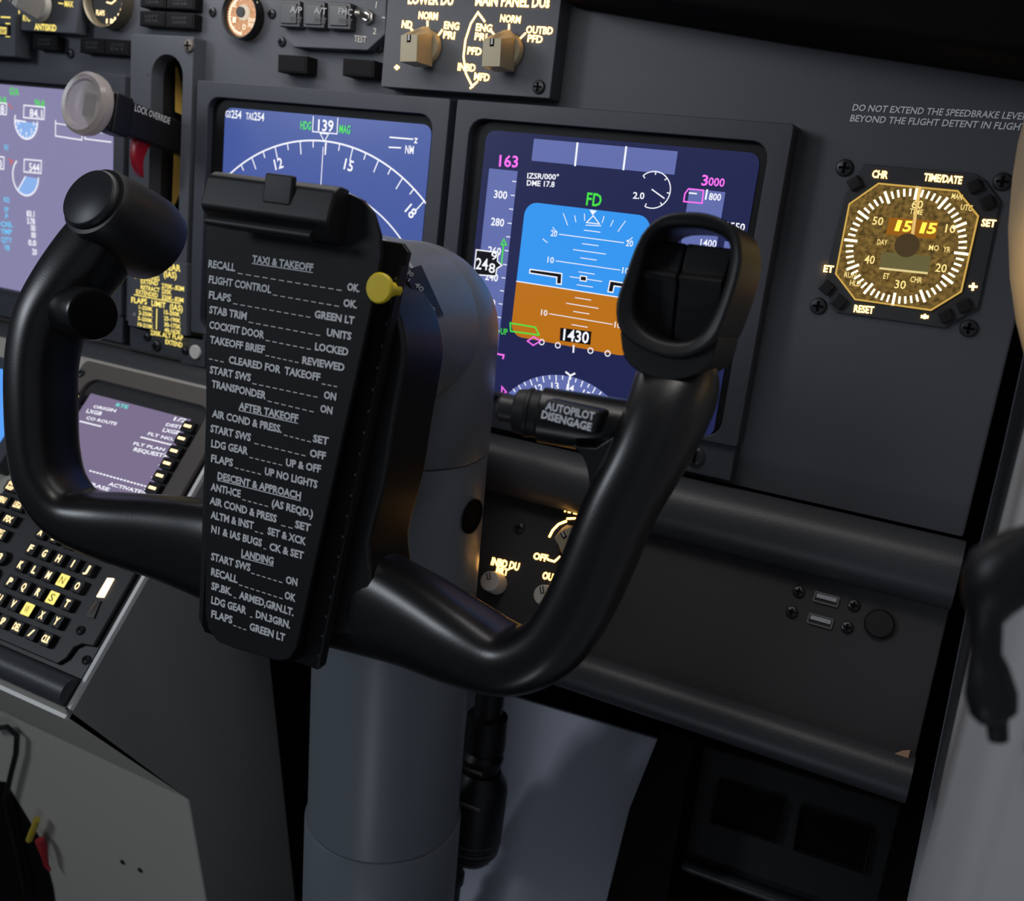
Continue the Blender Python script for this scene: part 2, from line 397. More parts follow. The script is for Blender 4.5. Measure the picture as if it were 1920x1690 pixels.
q.s_(bm,[(653,558),(682,597),(622,590)],5,S2-S1,True); q.s_(bm,[(618,602),(690,606)],4,S2-S1)
# tapes: ticks and figures
for y,px in ((398,280),(463,272),(527,266),(593,258),(656,251),(720,243),(785,236),(847,229),(907,221),(968,214),(1030,205),(1092,198),(1152,191)):
    u=q(px,y)[1]; stroke(bm,[(.0418,u),(.0445,u)],.00055,S2)
for lab,y,px in (('300',465,262),('280',593,245),('260',728,235),('240',850,220),('220',968,200),('200',1090,190)):
    u=q(px,y)[1]; word(bm,lab,(.0305,u-.0022),(.0395,u-.0022),.0044,S2,bold=.02)
q.t(bm,'IZSR/000°',345,384,492,391,25,S2-S1,bold=.02); q.t(bm,'DME 17.8',343,417,472,425,25,S2-S1,bold=.02)
q.t(bm,'2.0',837,478,890,481,30,S2-S1,bold=.02)
gx,gy=q(932,438); stroke(bm,arc(gx,gy,.0100,-45,200,30),.0006,S2)
for a in (-45,0,45,95,140,200): stroke(bm,arc(gx,gy,.0100,a,a,1) and [(gx+.0082*math.sin(R(a)),gy+.0082*math.cos(R(a))),(gx+.0100*math.sin(R(a)),gy+.0100*math.cos(R(a)))],.0006,S2)
q.s_(bm,[(925,435),(985,478)],6,S2-S1)
q.t(bm,'1',1172,482,1180,483,46,S2-S1,bold=.02); q.t(bm,'800',1190,484,1246,489,32,S2-S1,bold=.02); q.s_(bm,[(1098,452),(1136,456)],7,S2-S1)
q.t(bm,'1550',1272,622,1357,630,34,S2-S1,bold=.02)
q.t(bm,'1600',1168,608,1246,615,34,S2-S1); q.t(bm,'1400',1150,700,1225,707,34,S2-S1)
q.t(bm,'4',168,1290,182,1291,48,S2-S1)
for x,y in ((413,1147),(488,1162),(640,1187),(720,1200)):
    ox_,oy_=q(x,y); stroke(bm,circle(ox_,oy_,.0016,16),.0006,S2,True)
q.s_(bm,[(562,1160),(560,1197)],8,S2-S1)
for (x0,y0),(x1,y1) in (((580,217),(568,327)),((807,235),(793,346))): q.s_(bm,[(x0,y0),(x1,y1)],10,S2-S1)
HX,HY,HR=.0940,-.2052,.0510
for h in range(-60,61,5):
    L_=.004 if h%10==0 else .0025
    a=h+1; p0=(HX+HR*math.sin(R(a)),HY+HR*math.cos(R(a))); p1=(HX+(HR-L_)*math.sin(R(a)),HY+(HR-L_)*math.cos(R(a)))
    if p1[1]>-.1730: stroke(bm,[p0,p1],.0007,S3)
for lab,a in (('12',-24),('13',-10),('14',3),('15',17),('16',31)):
    r_=HR-.0088; cx_,cy_=HX+r_*math.sin(R(a)),HY+r_*math.cos(R(a)); e_=(math.cos(R(a)),-math.sin(R(a)))
    if cy_>-.1700: word(bm,lab,(cx_-e_[0]*.0025,cy_-e_[1]*.0025),(cx_+e_[0]*.0025,cy_+e_[1]*.0025),.0042,S3,bold=.015)
q.s_(bm,[(525,1285),(548,1303),(570,1292)],9,S3-S1); q.s_(bm,[(548,1303),(547,1322)],9,S3-S1); q.s_(bm,[(540,1325),(536,1395)],7,S3-S1)
# aircraft symbol outlines, speed box outline
LS=[(360,808),(508,828),(505,878),(483,875),(485,845),(358,825)]
lp=q.L(*LS); rp=[(2*cxp-a,b) for a,b in lp]
for P in (lp,rp): stroke(bm,P,.0007,S3,True)
q.s_(bm,[(595,838),(624,842),(621,864),(593,860)],5,S3-S1,True)
sb=[(110,717),(212,730),(208,770),(228,790),(205,805),(200,840),(98,832)]
q.s_(bm,sb,6,S3-S1,True)
T.add('white_symbols',bm,WHT,s,smooth=False)
for nm_,P in (('wing_bar',lp),('wing_bar',rp),('nose_square',q.L((595,838),(624,842),(621,864),(593,860))),('speed_box',q.L((110,717),(212,730),(208,770),(228,790),(205,805),(200,840),(98,832))),('height_box',q.L((500,1080),(645,1098),(640,1160),(497,1140)))):
    bm=B(); flat(bm,P,S2+.0001); T.add(nm_,bm,SBLK,s,smooth=False)
bm=B(); q.t(bm,'1430',513,1137,632,1153,52,S3-S1+.0001,bold=.02); T.add('height_figures',bm,WHT,s,smooth=False); bm=B(); q.t(bm,'24',107,806,163,812,52,S3-S1+.0001,bold=.01); q.t(bm,'9',178,762,206,765,34,S3-S1+.0001); q.t(bm,'8',166,822,196,826,44,S3-S1+.0001)
T.add('speed_figures',bm,WHT,s,smooth=False)
bm=B(); flat(bm,[(HX+HR*math.sin(R(a)),HY+HR*math.cos(R(a))) for a in range(-51,52,3)],S1); T.add('compass_disc',bm,TAPE,s,smooth=False)
bm=B(); q.t(bm,'163',213,328,301,333,52,bold=.02); T.add('target_speed',bm,MAG,s,smooth=False); bm=B(); q.t(bm,'3',1155,416,1185,418,48,bold=.02); q.t(bm,'000',1187,417,1262,424,38,bold=.02)
T.add('target_height',bm,MAG,s,smooth=False); bm=B(); q.s_(bm,[(1080,455),(1097,433),(1166,440),(1160,500),(1074,492)],7,.0004,True); T.add('height_bug',bm,MAG,s,smooth=False); bm=B(); q.s_(bm,[(168,1212),(198,1200),(236,1208),(232,1226)],8,.0004)
T.add('speed_bug',bm,MAG,s,smooth=False); bm=B(); q.s_(bm,[(348,1142),(378,1122),(408,1142),(375,1162)],6,.0009,True); T.add('course_diamond',bm,MAG,s,smooth=False); bm=B(); q.s_(bm,[(228,1355),(248,1380),(226,1392)],6,.0004,True)
T.add('heading_bug',bm,MAG,s,smooth=False)
bm=B(); q.t(bm,'FD',618,508,688,516,58,bold=.02); T.add('mode_text',bm,GRN,s,smooth=False); bm=B(); q.s_(bm,[(226,785),(236,692)],7,.0006); q.s_(bm,[(225,692),(237,668),(249,694)],6,.0006,True)
T.add('trend_arrow',bm,GRN,s,smooth=False); bm=B(); q.t(bm,'UP',222,1110,253,1114,28,.0006); q.s_(bm,[(200,1098),(218,1100)],5,.0006)
T.add('flap_mark',bm,GRN,s,smooth=False); bm=B(); q.s_(bm,[(268,1058),(385,1078),(402,1114),(270,1096)],7,.0009,True)
T.add('pitch_limit_bar',bm,GRN,s,smooth=False)

# ---- centre unit: compass arc
OX=-.2056
T=display(OX,'square blue screen with a white compass arc reading 139, behind the checklist board')
s=screen(T,OX,glow('compass_screen_blue',(68,88,158),1.0),x0=.0225,x1=.1878)
q=Pix(PF,3.2,480,0,S1); r4=Pix(PF,9.6,330,120,S1)
bm=B(); AX,AY=-.0984,-.1548
stroke(bm,arc(AX,AY,.1222,-42.5,42,60),.0011,S1); stroke(bm,arc(AX,AY,.0936,-52,52,60),.0010,S1)
for h in range(100,181,5):
    a=h-139
    if abs(a)>42: continue
    L_=.0085 if h%10==0 else .0045
    stroke(bm,[(AX+.1222*math.sin(R(a)),AY+.1222*math.cos(R(a))),(AX+(.1222-L_)*math.sin(R(a)),AY+(.1222-L_)*math.cos(R(a)))],.0008,S1)
for lab,a in (('12',-19),('15',11),('18',40)):
    r_=.1075; cx_,cy_=AX+r_*math.sin(R(a)),AY+r_*math.cos(R(a)); e_=(math.cos(R(a)),-math.sin(R(a)))
    word(bm,lab,(cx_-e_[0]*.0036,cy_-e_[1]*.0036),(cx_+e_[0]*.0036,cy_+e_[1]*.0036),.0066,S1,bold=.02)
r4.t(bm,'GS',895,958,992,966,118,bold=.02); r4.t(bm,'254',1000,972,1180,990,140,bold=.02)
r4.t(bm,'TAS',1262,995,1400,1008,118,bold=.02); r4.t(bm,'254',1405,1010,1590,1030,140,bold=.02)
q.t(bm,'139',372,784,465,791,66,bold=.02); q.s_(bm,[(346,697),(341,790),(488,804),(493,708)],7); q.s_(bm,[(386,800),(437,805),(412,850)],6,closed=True)
q.s_(bm,[(405,882),(390,1120)],6); q.s_(bm,[(418,858),(415,930)],6)
q.s_(bm,[(802,824),(945,836)],9); q.t(bm,'z',948,858,970,861,46,bold=.02); q.s_(bm,[(797,884),(872,888)],9); q.t(bm,'NM',895,920,946,925,48,bold=.02)
T.add('white_symbols',bm,WHT,s,smooth=False)
words(T,q,'green_word',GRN,(('HDG',267,774,331,781),('MAG',500,797,566,804)),48,s,bold=.02)

# ---- left unit: engine display
OX=-.4744
T=display(OX,'square lilac screen with blue engine dials at the left edge of the picture','')
s=screen(T,OX,glow('engine_screen_lilac',(134,130,168),1.0),y0=-.1780+.004,y1=-.0142)
q=Pix(PF,3.673,0,0,S1); g8=Pix(PF,3.25,0,80,S1)
fills=B(); bm=B(); dig=B()
def dial(cx,cy,r,a0,a1,f0,f1):
    c_=q(cx,cy); rr_=q.m(cx,cy,r); stroke(bm,arc(*c_,rr_,a0,a1,40),.0013,S2); flat(fills,[c_]+arc(*c_,rr_*.97,f0,f1,40),S1)
    stroke(bm,[c_,(c_[0]+rr_*math.sin(R(f1)),c_[1]+rr_*math.cos(R(f1)))],.0011,S2); return c_,rr_
c_,r_=dial(182,840,118,85,290,90,272)
for k in range(11):
    a=95+k*17; stroke(bm,[(c_[0]+r_*math.sin(R(a)),c_[1]+r_*math.cos(R(a))),(c_[0]+r_*.84*math.sin(R(a)),c_[1]+r_*.84*math.cos(R(a)))],.0009,S2)
for k,lab in enumerate('02468'):
    a=95+k*42; word(bm,lab,(c_[0]+r_*.68*math.sin(R(a))-.001,c_[1]+r_*.68*math.cos(R(a))-.0015),(c_[0]+r_*.68*math.sin(R(a))+.001,c_[1]+r_*.68*math.cos(R(a))-.0015),.003,S2)
dial(178,1215,132,88,318,92,218)
dial(-90,840,118,85,290,90,272); dial(-94,1215,132,88,318,92,218)
for P,txt in (([(168,725),(310,740),(305,823),(165,810)],'84.1'),([(170,1098),(288,1108),(285,1195),(168,1184)],'544'),([(-110,700),(48,714),(46,790),(-112,775)],'83.8'),([(-110,1070),(30,1083),(28,1165),(-112,1155)],'540')):
    q.s_(bm,P,9,.0004,True); x0,y0=P[3]; x1,y1=P[2]; w_=x1-x0
    q.t(bm,txt,x0+w_*.3,y0-6,x0+w_*.92,y1-9,54,.0004,bold=.02)
q.s_(bm,[(385,828),(385,937),(566,965),(572,880)],9,.0004); q.s_(bm,[(588,868),(588,957),(770,980)],9,.0004); q.s_(bm,[(385,850),(570,878)],7,.0004); q.s_(bm,[(588,895),(770,925)],7,.0004)
for y,txt in ((1058,'83.1'),(1103,'3.78'),(1145,'00'),(1188,'00'),(1235,'0.0'),(1290,'20')):
    x0=164+(y-1040)*.06; w_=48 if len(txt)>2 else 28
    g8.t(bm,txt,x0+48-w_,y,x0+48,y+5,34,.0004,bold=.03)
T.add('white_symbols',bm,WHT,s,smooth=False)
T.add('dial_sectors',fills,LBLU,s,smooth=False)
words(T,g8,'cyan_word',CYN,[(txt,x0,y,x1,y+5) for y,txt,x0,x1 in ((970,'N2',26,60),(1032,'FF',30,54),(1072,'P',34,50),(1120,'OIL',6,84),(1165,'TMP',8,76),(1215,'QTY',10,76),(1262,'VIB',28,62))],30,s,dz=.0004,bold=.03)
words(T,q,'cyan_word',CYN,(('N1',32,1030,58,1035),),38,s,dz=.0004,bold=.03)
words(T,q,'green_word',GRN,(('G/A',67,650,132,660,48),('96.8',240,725,308,736,42),('96.8',-25,705,45,712,42)),42,s,dz=.0004,bold=.02)
bm=B(); q.s_(bm,[(60,715),(88,750)],8,.0004); q.s_(bm,[(60,1095),(90,1115),(70,1135)],8,.0004); T.add('red_marks',bm,REDS,s,smooth=False)

# lower centre screen: a sliver at the left edge of the frame
LC=Frame(CD.O,39.7)
T=Thing(LC,'lower_display_unit','lower centre screen glowing plain blue behind the wheel at the left picture edge','screen',(-.19,-.07,0))
a=LC.l(0,850); b=LC.l(0,692); ua,ub=a[1],b[1]; xr=LC.l(40,770)[0]
bm=B(); prism(bm,rrect(xr-.19,xr+.012,ua-.012,ub+.010,.004,4),-.012,.0); T.add('bezel',bm,BEZ,bevel=.001)
bm=B(); prism(bm,[(xr-.18,ua),(xr,ua),(xr,ub),(xr-.18,ub)],.0,.0006); T.add('screen',bm,glow('lower_screen_blue',(88,160,250),1.0),smooth=False)

# ================================================================ upper row of the panel
# ---- display selector panel
T=Thing(PF,'selector_panel','dark panel with two amber-lit rotary knobs under bright legends, above the flight screen','panel',(.004,.03,-.015))
q=Pix(PF,3.2,480,0,0.0)
bm=B(); box(bm,-.0542,.0618,.0028,.105,-.015,0); T.add('plate',bm,DARKG,bevel=.0007)
bm=B()
bm.free(); words(T,q,'legend_word',LIT,(('LOWER DU',912,22,1183,30,60),('MAIN PANEL DUs',1316,32,1760,46,62),('NORM',975,112,1090,120),('ND',874,165,936,172),('ENG',1127,172,1218,180),('PRI',1123,228,1192,236),('NORM',1464,130,1586,140),('ENG',1318,184,1415,192),('PRI',1311,238,1384,246),('PFD',1268,324,1352,332),('INBD',1210,421,1316,430),('MFD',1308,478,1400,488),('OUTBD',1620,198,1780,207),('PFD',1628,250,1718,259)),42,bold=.03)
lines(T,q,'legend_mark',LIT,([(1030,124),(1030,166)],[(929,170),(946,192)],[(1120,178),(1096,212)],[(1520,144),(1518,188)],[(1414,190),(1432,210)],[(1620,198),(1586,232)],[(1375,132),(1333,75),(1290,142),(1258,240),(1246,340),(1260,440),(1302,526)],[(1284,532),(1332,488)],[(832,405),(862,405)],[(846,390),(846,420)]),13)
def selector_knob(T, cx, cy, name='rotary_knob', m=KNOBD, sc=1.0, rot=0.0, label=None):
    bm=B(); lathe(bm,(0,0,.0005),(0,0,1),[(.0100*sc,0),(.0100*sc,.002),(.0090*sc,.0045),(.0086*sc,.0045)],32)
    w0,w1=.004*sc,.0215*sc; P0=[(-.0062,-.0118),(.0062,-.0118),(.0062,.0070),(.0020,.0112),(-.0020,.0112),(-.0062,.0070)]; P1=[(-.0058,-.0118),(.0058,-.0118),(.0058,.0030),(.0018,.0032),(-.0018,.0032),(-.0058,.0030)]
    a=[bm.verts.new((x*sc,y*sc,w0)) for x,y in P0]; b=[bm.verts.new((x*sc,y*sc,w1)) for x,y in P1]
    bm.faces.new(a[::-1]); bm.faces.new(b)
    for i in range(6): bm.faces.new((a[i],a[(i+1)%6],b[(i+1)%6],b[i]))
    M_=Matrix.Translation((cx,cy,0))@Matrix.Rotation(rot,4,'Z'); bmesh.ops.transform(bm,matrix=M_,verts=bm.verts)
    o=T.add(name,bm,m,bevel=.0006,label=label)
    bm=B(); e=.00025
    box(bm,-.0013*sc,.0013*sc,-.001*sc,.0031*sc,w1,w1+e)
    for x in (-.0013,.0013):
        v=[bm.verts.new(((x-.0002)*sc,.0034*sc,w1+.0001)),bm.verts.new(((x+.0002)*sc,.0034*sc,w1+.0001)),bm.verts.new(((x+.0002)*sc,.0108*sc,w0+.0006)),bm.verts.new(((x-.0002)*sc,.0108*sc,w0+.0006))]; bm.faces.new(v)
    bmesh.ops.transform(bm,matrix=M_,verts=bm.verts); T.add('pointer_mark',bm,VOID,o,smooth=False)
    bm=B(); box(bm,-.0006*sc,.0006*sc,0,.0031*sc,w1+e,w1+e*1.6); bmesh.ops.transform(bm,matrix=M_,verts=bm.verts); T.add('pointer_line',bm,WHITEP,o,smooth=False)
    return o
for x,y in ((1032,285),(1518,310)): selector_knob(T,*q(x,y),rot=R(3))
a=q(1698,523); screw(T,a[0],a[1],0,.0040)

# ---- autoflight warning unit
q=Pix(PF,3.2,480,0,-.006)
T=Thing(PF,'warning_light_unit','eight-sided black unit with three square unlit buttons and a toggle switch','panel',(*q(450,150),-.015))
oct_=q.L((130,-60),(140,130),(180,238),(225,283),(668,302),(775,205),(785,-60))
bm=B(); prism(bm,oct_,-.015,-.006); T.add('plate',bm,DARKG,bevel=.0008)
BTN=mat('button_black',(34,34,37),.4,spec=.45)
for (x0,y0,x1,y1),t1,t2 in (((178,12,303,170),'A/P','P/RST'),((322,18,450,176),'A/T','P/RST'),((468,24,605,184),'FMC','P/RST')):
    P=q.L((x0,y0),(x1,y0+8),(x1-4,y1+6),(x0-2,y1)); bm=B(); prism(bm,P,-.006,.0005); o=T.add('push_button',bm,mat('button_frame',(58,58,62),.5),bevel=.0006)
    cx=sum(p[0] for p in P)/4; cy=sum(p[1] for p in P)/4; P2=[(cx+(a-cx)*.76,cy+(b-cy)*.78) for a,b in P]
    bm=B(); prism(bm,P2,.0005,.0015); T.add('button_cap',bm,BTN,o,bevel=.0004)
    q2=Pix(PF,3.2,480,0,.0015); bm=B(); q2.t(bm,t1,x0+27,y0+62,x1-28,y0+70,38,bold=.01); T.add('button_text',bm,mat('button_print',(165,165,168),.7,spec=.2),o,smooth=False)
    bm=B(); q2.t(bm,t2,x0+27,y0+117,x1-28,y0+126,32,bold=.0); T.add('button_subtext',bm,mat('button_print_dim',(96,96,99),.7,spec=.2),o,smooth=False)
bm=B(); q.t(bm,'1',717,48,722,49,38); q.t(bm,'2',702,204,722,206,36); q.t(bm,'TEST',588,250,661,257,38); q.s_(bm,[(757,105),(777,107)],7); T.add('lettering',bm,mat('soft_white_print',(205,200,190),.6),smooth=False)
a=q(680,107); bm=B(); lathe(bm,(a[0],a[1],-.006),(0,0,1),[(.0046,0),(.0046,.0025),(.003,.003),(.003,.004)],6); o=T.add('toggle_switch',bm,STEEL,bevel=.0003)
bm=B(); lathe(bm,(a[0],a[1],-.003),(-.12,.05,1),[(.0012,0),(.0020,.007),(.0022,.009),(.001,.0100),(0,.0101)],16); T.add('toggle_lever',bm,STEEL,o)
for x,y in ((158,253),(742,288),(98,85)):
    a=Pix(PB,3.2,480,0)(x,y); screw(T,a[0],a[1],-.015,.0032)

# ---- small dark caution lights
def caution(k,P,label,text=None,depth=.008,Fp=PF,base=-.015):
    w=base+depth; P=[k(x,y,w) for x,y in P]
    cx=sum(p[0] for p in P)/4; cy=sum(p[1] for p in P)/4
    T=Thing(Fp,'indicator_light',label,'light',(cx,cy,base),group='unlit black caution lights on the panel')
    bm=B(); prism(bm,P,base,w); T.add('housing',bm,mat('caution_housing',(22,22,24),.7,spec=.15),bevel=.0005)
    bm=B(); P2=[(cx+(a-cx)*.88,cy+(b-cy)*.8) for a,b in P]; prism(bm,P2,w,w+.0004); o=T.add('lens',bm,mat('dark_lens',(24,24,27),.75,spec=.12),smooth=False)
    if text:
        bm=B(); hw=abs(P[1][0]-P[0][0])*.26; hh=abs(P[2][1]-P[1][1])*.14
        for i,t_ in enumerate(text): word(bm,t_,(cx-hw,cy+hh*(.5-i*2.0)),(cx+hw,cy+hh*(.5-i*2.0)),hh*1.3,w+.0006,bold=0)
        T.add('caption',bm,mat('unlit_caption',(50,50,54),.6),o,smooth=False)
c2=Pix(PF,3.2,480,0); c1=Pix(PF,3.673,0,0)
caution(c2,[(132,326),(308,336),(304,442),(130,432)],'black caution light under the three-button unit, nearer the gear panel',None,.011)
caution(c2,[(522,348),(712,362),(706,466),(518,454)],'black caution light beside the amber-lit selector panel, under the toggle switch',None,.011)
caution(c1,[(228,232),(390,246),(388,350),(226,336)],'black caution light directly below the word ANTISKID',['ANTISKID','INOP'])
caution(c1,[(553,255),(718,266),(716,373),(550,362)],'left one of two black caution lights below the round flap gauge',['LE FLAPS','TRANSIT'])
caution(c1,[(727,267),(902,278),(900,386),(724,375)],'right one of two black caution lights below the round flap gauge',['LE FLAPS','EXT'])
caution(c1,[(966,-52),(1142,-42),(1140,58),(964,48)],'upper left light of the four gear lights above the lever panel',['NOSE','GEAR'])
caution(c1,[(1150,-41),(1342,-30),(1340,69),(1148,59)],'upper right light of the four gear lights above the lever panel',['RIGHT','GEAR'])
caution(c1,[(963,72),(1138,82),(1135,188),(960,178)],'lower left light of the four gear lights above the lever panel',['LEFT','GEAR'])
caution(c1,[(1146,83),(1338,94),(1334,200),(1143,190)],'lower right light of the four gear lights above the lever panel',['RIGHT','GEAR'])

# ---- brake pressure gauge
q=Pix(PF,3.673,0,0,-.010)
a=q(1668,108); T=Thing(PF,'brake_pressure_gauge','small round gauge glowing peach, at the top between the gear lights and the three-button unit','gauge',(*a,-.015))
gr=q.m(1668,108,166)
bm=B(); ring(bm,circle(*a,gr,48),circle(*a,gr*.88,48),-.015,-.006,-.013,-.008); T.add('bezel',bm,SATIN,bevel=.0006)
bm=B(); prism(bm,circle(*a,gr*.89,48),-.013,-.0105); T.add('dial_face',bm,glow('dial_peach',(205,142,86),1.0,var=.25,scale=600),smooth=False)
bm=B(); stroke(bm,arc(*a,gr*.74,180,350,40),.0012,-.0102)
for k in range(0,21):
    an=180+k*8.5; r0=gr*.62 if k%5==0 else gr*.68; stroke(bm,[(a[0]+r0*math.sin(R(an)),a[1]+r0*math.cos(R(an))),(a[0]+gr*.84*math.sin(R(an)),a[1]+gr*.84*math.cos(R(an)))],.0005,-.0101)
for lab,x,y in (('0',1682,205),('1',1614,155),('2',1618,48),('4',1765,48)): q.t(bm,lab,x-12,y,x+12,y+2,38,.0003)
q.t(bm,'BRAKE',1712,150,1775,156,30); q.t(bm,'PRESS',1710,188,1768,194,30)
T.add('dial_markings',bm,glow('dial_cream',(255,236,205),1.2),smooth=False)
bm=B(); b_=q(1682,88); lathe(bm,(*b_,-.0105),(0,0,1),[(.0050,0),(.0050,.002)],28); o=T.add('needle_hub',bm,glow('hub_cream',(235,215,190),.8),bevel=.0004)
b_=q(1672,88); bm=B(); lathe(bm,(*b_,-.0084),(0,0,1),[(.0034,0),(.0034,.0012)],24); T.add('hub_cap',bm,SATIN,o)
for x,y in ((1468,85),(1872,97)):
    b_=Pix(PB,3.673,0,0)(x,y); screw(T,*b_,-.015,.0031)

# ---- flap position gauge (cut by the top edge)
q=Pix(PF,3.673,0,0,-.010); a=q(748,-5); gr=q.m(748,-5,205)
T=Thing(PF,'flap_gauge','round black flap gauge with cream scale cut off by the top edge of the picture','gauge',(*a,-.015))
bm=B(); ring(bm,circle(*a,gr,48),circle(*a,gr*.88,48),-.015,-.004,-.013,-.008); T.add('bezel',bm,mat('gauge_rim',(120,112,96),.35,metal=.6),bevel=.0006)
bm=B(); prism(bm,circle(*a,gr*.89,48),-.013,-.0105); T.add('dial_face',bm,mat('dial_black',(16,16,17),.5),smooth=False)
bm=B()
for an in range(85,190,17): stroke(bm,[(a[0]+gr*.66*math.sin(R(an)),a[1]+gr*.66*math.cos(R(an))),(a[0]+gr*.82*math.sin(R(an)),a[1]+gr*.82*math.cos(R(an)))],.0016,-.0102)
stroke(bm,arc(*a,gr*.80,90,175,20),.0005,-.0101)
q.t(bm,'FLAPS',664,103,722,108,34,bold=.03); q.t(bm,'40',760,166,796,168,34,bold=.03); q.s_(bm,[(735,15),(770,25),(800,0)],12)
T.add('dial_markings',bm,LITW,smooth=False)
b_=Pix(PB,3.673,0,0)(593,190); screw(T,*b_,-.015,.0032)

# ---- autobrake panel and systems unit
q=Pix(PF,3.673,0,0,-.004)
T=Thing(PF,'autobrake_panel','dark panel with a grey rotary knob and the lit word ANTISKID, at the top left','panel',(*q(300,100),-.015))
bm=B(); prism(bm,q.L((-330,-200),(545,-150),(542,0),(520,232),(100,205),(-330,175)),-.015,-.004); T.add('plate',bm,DARKG,bevel=.0007)
bm=B(); q.t(bm,'RTO',160,143,212,149,38,bold=.03); q.s_(bm,[(216,131),(240,132),(264,120)],9); q.t(bm,'MAX',446,44,506,50,38,bold=.03); q.s_(bm,[(404,22),(438,26)],8); q.t(bm,'ANTISKID',240,205,390,215,42,bold=.03); q.s_(bm,[(134,0),(134,95)],13); q.t(bm,'P',2,12,16,14,36,bold=.03); q.t(bm,'0',158,22,176,26,34,bold=.03)
T.add('backlit_legend',bm,LITY,smooth=False)
a=q(318,45); selector_knob(T,a[0],a[1],m=KNOBG,sc=1.15,rot=R(150),label='grey rotary knob')
q=Pix(PF,3.673,0,0,.000)
T=Thing(PF,'systems_unit','boxed unit with a lit SYS button at the left edge, below the autobrake panel','panel',(*q(20,230),-.015))
bm=B(); prism(bm,q.L((-250,70),(106,92),(102,392),(-250,372)),-.015,0); T.add('plate',bm,DARKG,bevel=.001)
bm=B(); prism(bm,q.L((-160,160),(73,172),(70,248),(-162,236)),0,.002); o=T.add('push_button',bm,BTN,bevel=.0005)
q2=Pix(PF,3.673,0,0,.002); bm=B(); q2.t(bm,'SYS',0,223,42,228,34,bold=.02); q2.s_(bm,[(-30,186),(46,192),(44,234),(-32,228)],5,closed=True); T.add('button_text',bm,LITY,o,smooth=False)
bm=B(); q.s_(bm,[(8,118),(74,121)],10); q.s_(bm,[(40,162),(72,164)],8); q.s_(bm,[(40,252),(70,254)],6); T.add('backlit_legend',bm,LITY,smooth=False)
b_=q(147,357); 
for x,y in ((147,357),(489,370)):
    b_=Pix(PB,3.673,0,0)(x,y); screw(ip,b_[0],b_[1],0,.0036)

# ================================================================ landing gear panel and lever
GF=Frame((0,0,-.003)); q5=Pix(GF,8,180,60)
T=Thing(GF,'gear_lever_housing','narrow grey panel with a long rounded slot marked UP between two screens','panel',(-.2415,-.075,-.012))
bm=B(); so=rrect(-.2705,-.2118,-.1775,.0270,.0008,6); si=rrect(-.2503,-.2207,-.1205,.0145,.0146,6); ring(bm,so,si,-.012,0); T.add('plate',bm,GREY,bevel=.0006)
bm=B(); prism(bm,rrect(-.2518,-.2192,-.122,.016,.012,4),-.065,-.060); T.add('slot_back',bm,VOID,smooth=False)
bm=B(); ring(bm,rrect(-.2520,-.2190,-.1222,.0162,.0160,6),rrect(-.2506,-.2204,-.1208,.0148,.0148,6),-.065,-.0115); T.add('slot_lining',bm,mat('slot_lining_black',(30,31,33),.5))
ky=Pix(GF,3.673,0,0,-.020)
for PP in ([(1207,430),(1232,520),(1250,620),(1250,790),(1206,770)],[(1197,1040),(1250,1060),(1247,1310),(1183,1440)]):
    bm=B(); prism(bm,ky.L(*PP),-.0215,-.020); T.add('yellow_strip',bm,YSTR,smooth=False)
bm=B(); q5.t(bm,'UP',732,655,810,665,62,bold=.0); T.add('lettering',bm,FAINT,smooth=False)
a=q5(1405,210); screw(T,a[0],a[1],0,.0044,SCREWG)

# the lever
LX=-.2352
root=np.array([LX,-.043,-.03]); tip=at_x(168,197,LX)
dv=Vector(tip-root); dl=dv.normalized(); ln_=dv.length
T=Thing(PF,'landing_gear_lever','black gear lever with a clear plastic wheel knob and a red trigger underneath','lever',tuple(root))
bx,by,_=basis(dl)   # bx sideways, by up
sx=Vector((1,0,0)); up=dl.cross(sx)*-1
if up.y<0: up=-up
def bar(bm, s0, s1, w0,h0,w1,h1, off0=0, off1=0):
    A=[]
    for s_,w_,h_,of in ((s0,w0,h0,off0),(s1,w1,h1,off1)):
        c=Vector(root)+dl*s_+up*of
        A.append([bm.verts.new(c+sx*(w_*i)+up*(h_*j)) for i,j in ((-1,-1),(1,-1),(1,1),(-1,1))])
    a,b=A; bm.faces.new(a[::-1]); bm.faces.new(b)
    for i in range(4): j=(i+1)%4; bm.faces.new((a[i],a[j],b[j],b[i]))
bm=B(); bar(bm,0,ln_*.76,.0068,.0108,.0068,.0112)
T.add('lever_arm',bm,SATIN,bevel=.0012)
bm=B(); bar(bm,ln_*.70,ln_*.86,.0080,.0132,.0084,.0132); bar(bm,ln_*.86,ln_*.985,.0084,.0135,.0050,.0065)
T.add('grip',bm,BLACK,bevel=.0018)
bm=B(); lathe(bm,tuple(tip-np.array(dl)*.004),dl,[(.0045,0),(.0048,.0010),(.0120,.0004),(.0168,.0006),(.0196,.0022),(.0204,.0050),(.0200,.0086),(.0178,.0108),(.0150,.0104),(.0140,.0090),(.0040,.0088),(0,.0088)],40)
T.add('wheel_knob',bm,CLEAR,label='clear plastic wheel-shaped knob')
bm=B(); c=Vector(root)+dl*(ln_*.57)-up*.0085
pts=[(0,.0),(-.0012,-.006),(-.0008,-.013),(.0018,-.0195),(.006,-.0245),(.0105,-.0265),(.0098,-.0235),(.0082,-.018),(.0082,-.0125),(.0105,-.006),(.0150,.000)]
va=[bm.verts.new(c-dl*x+up*y-sx*.0030) for x,y in pts]; vb=[bm.verts.new(c-dl*x+up*y+sx*.0030) for x,y in pts]
bm.faces.new(va); bm.faces.new(vb[::-1])
for i in range(len(pts)): j=(i+1)%len(pts); bm.faces.new((va[j],va[i],vb[i],vb[j]))
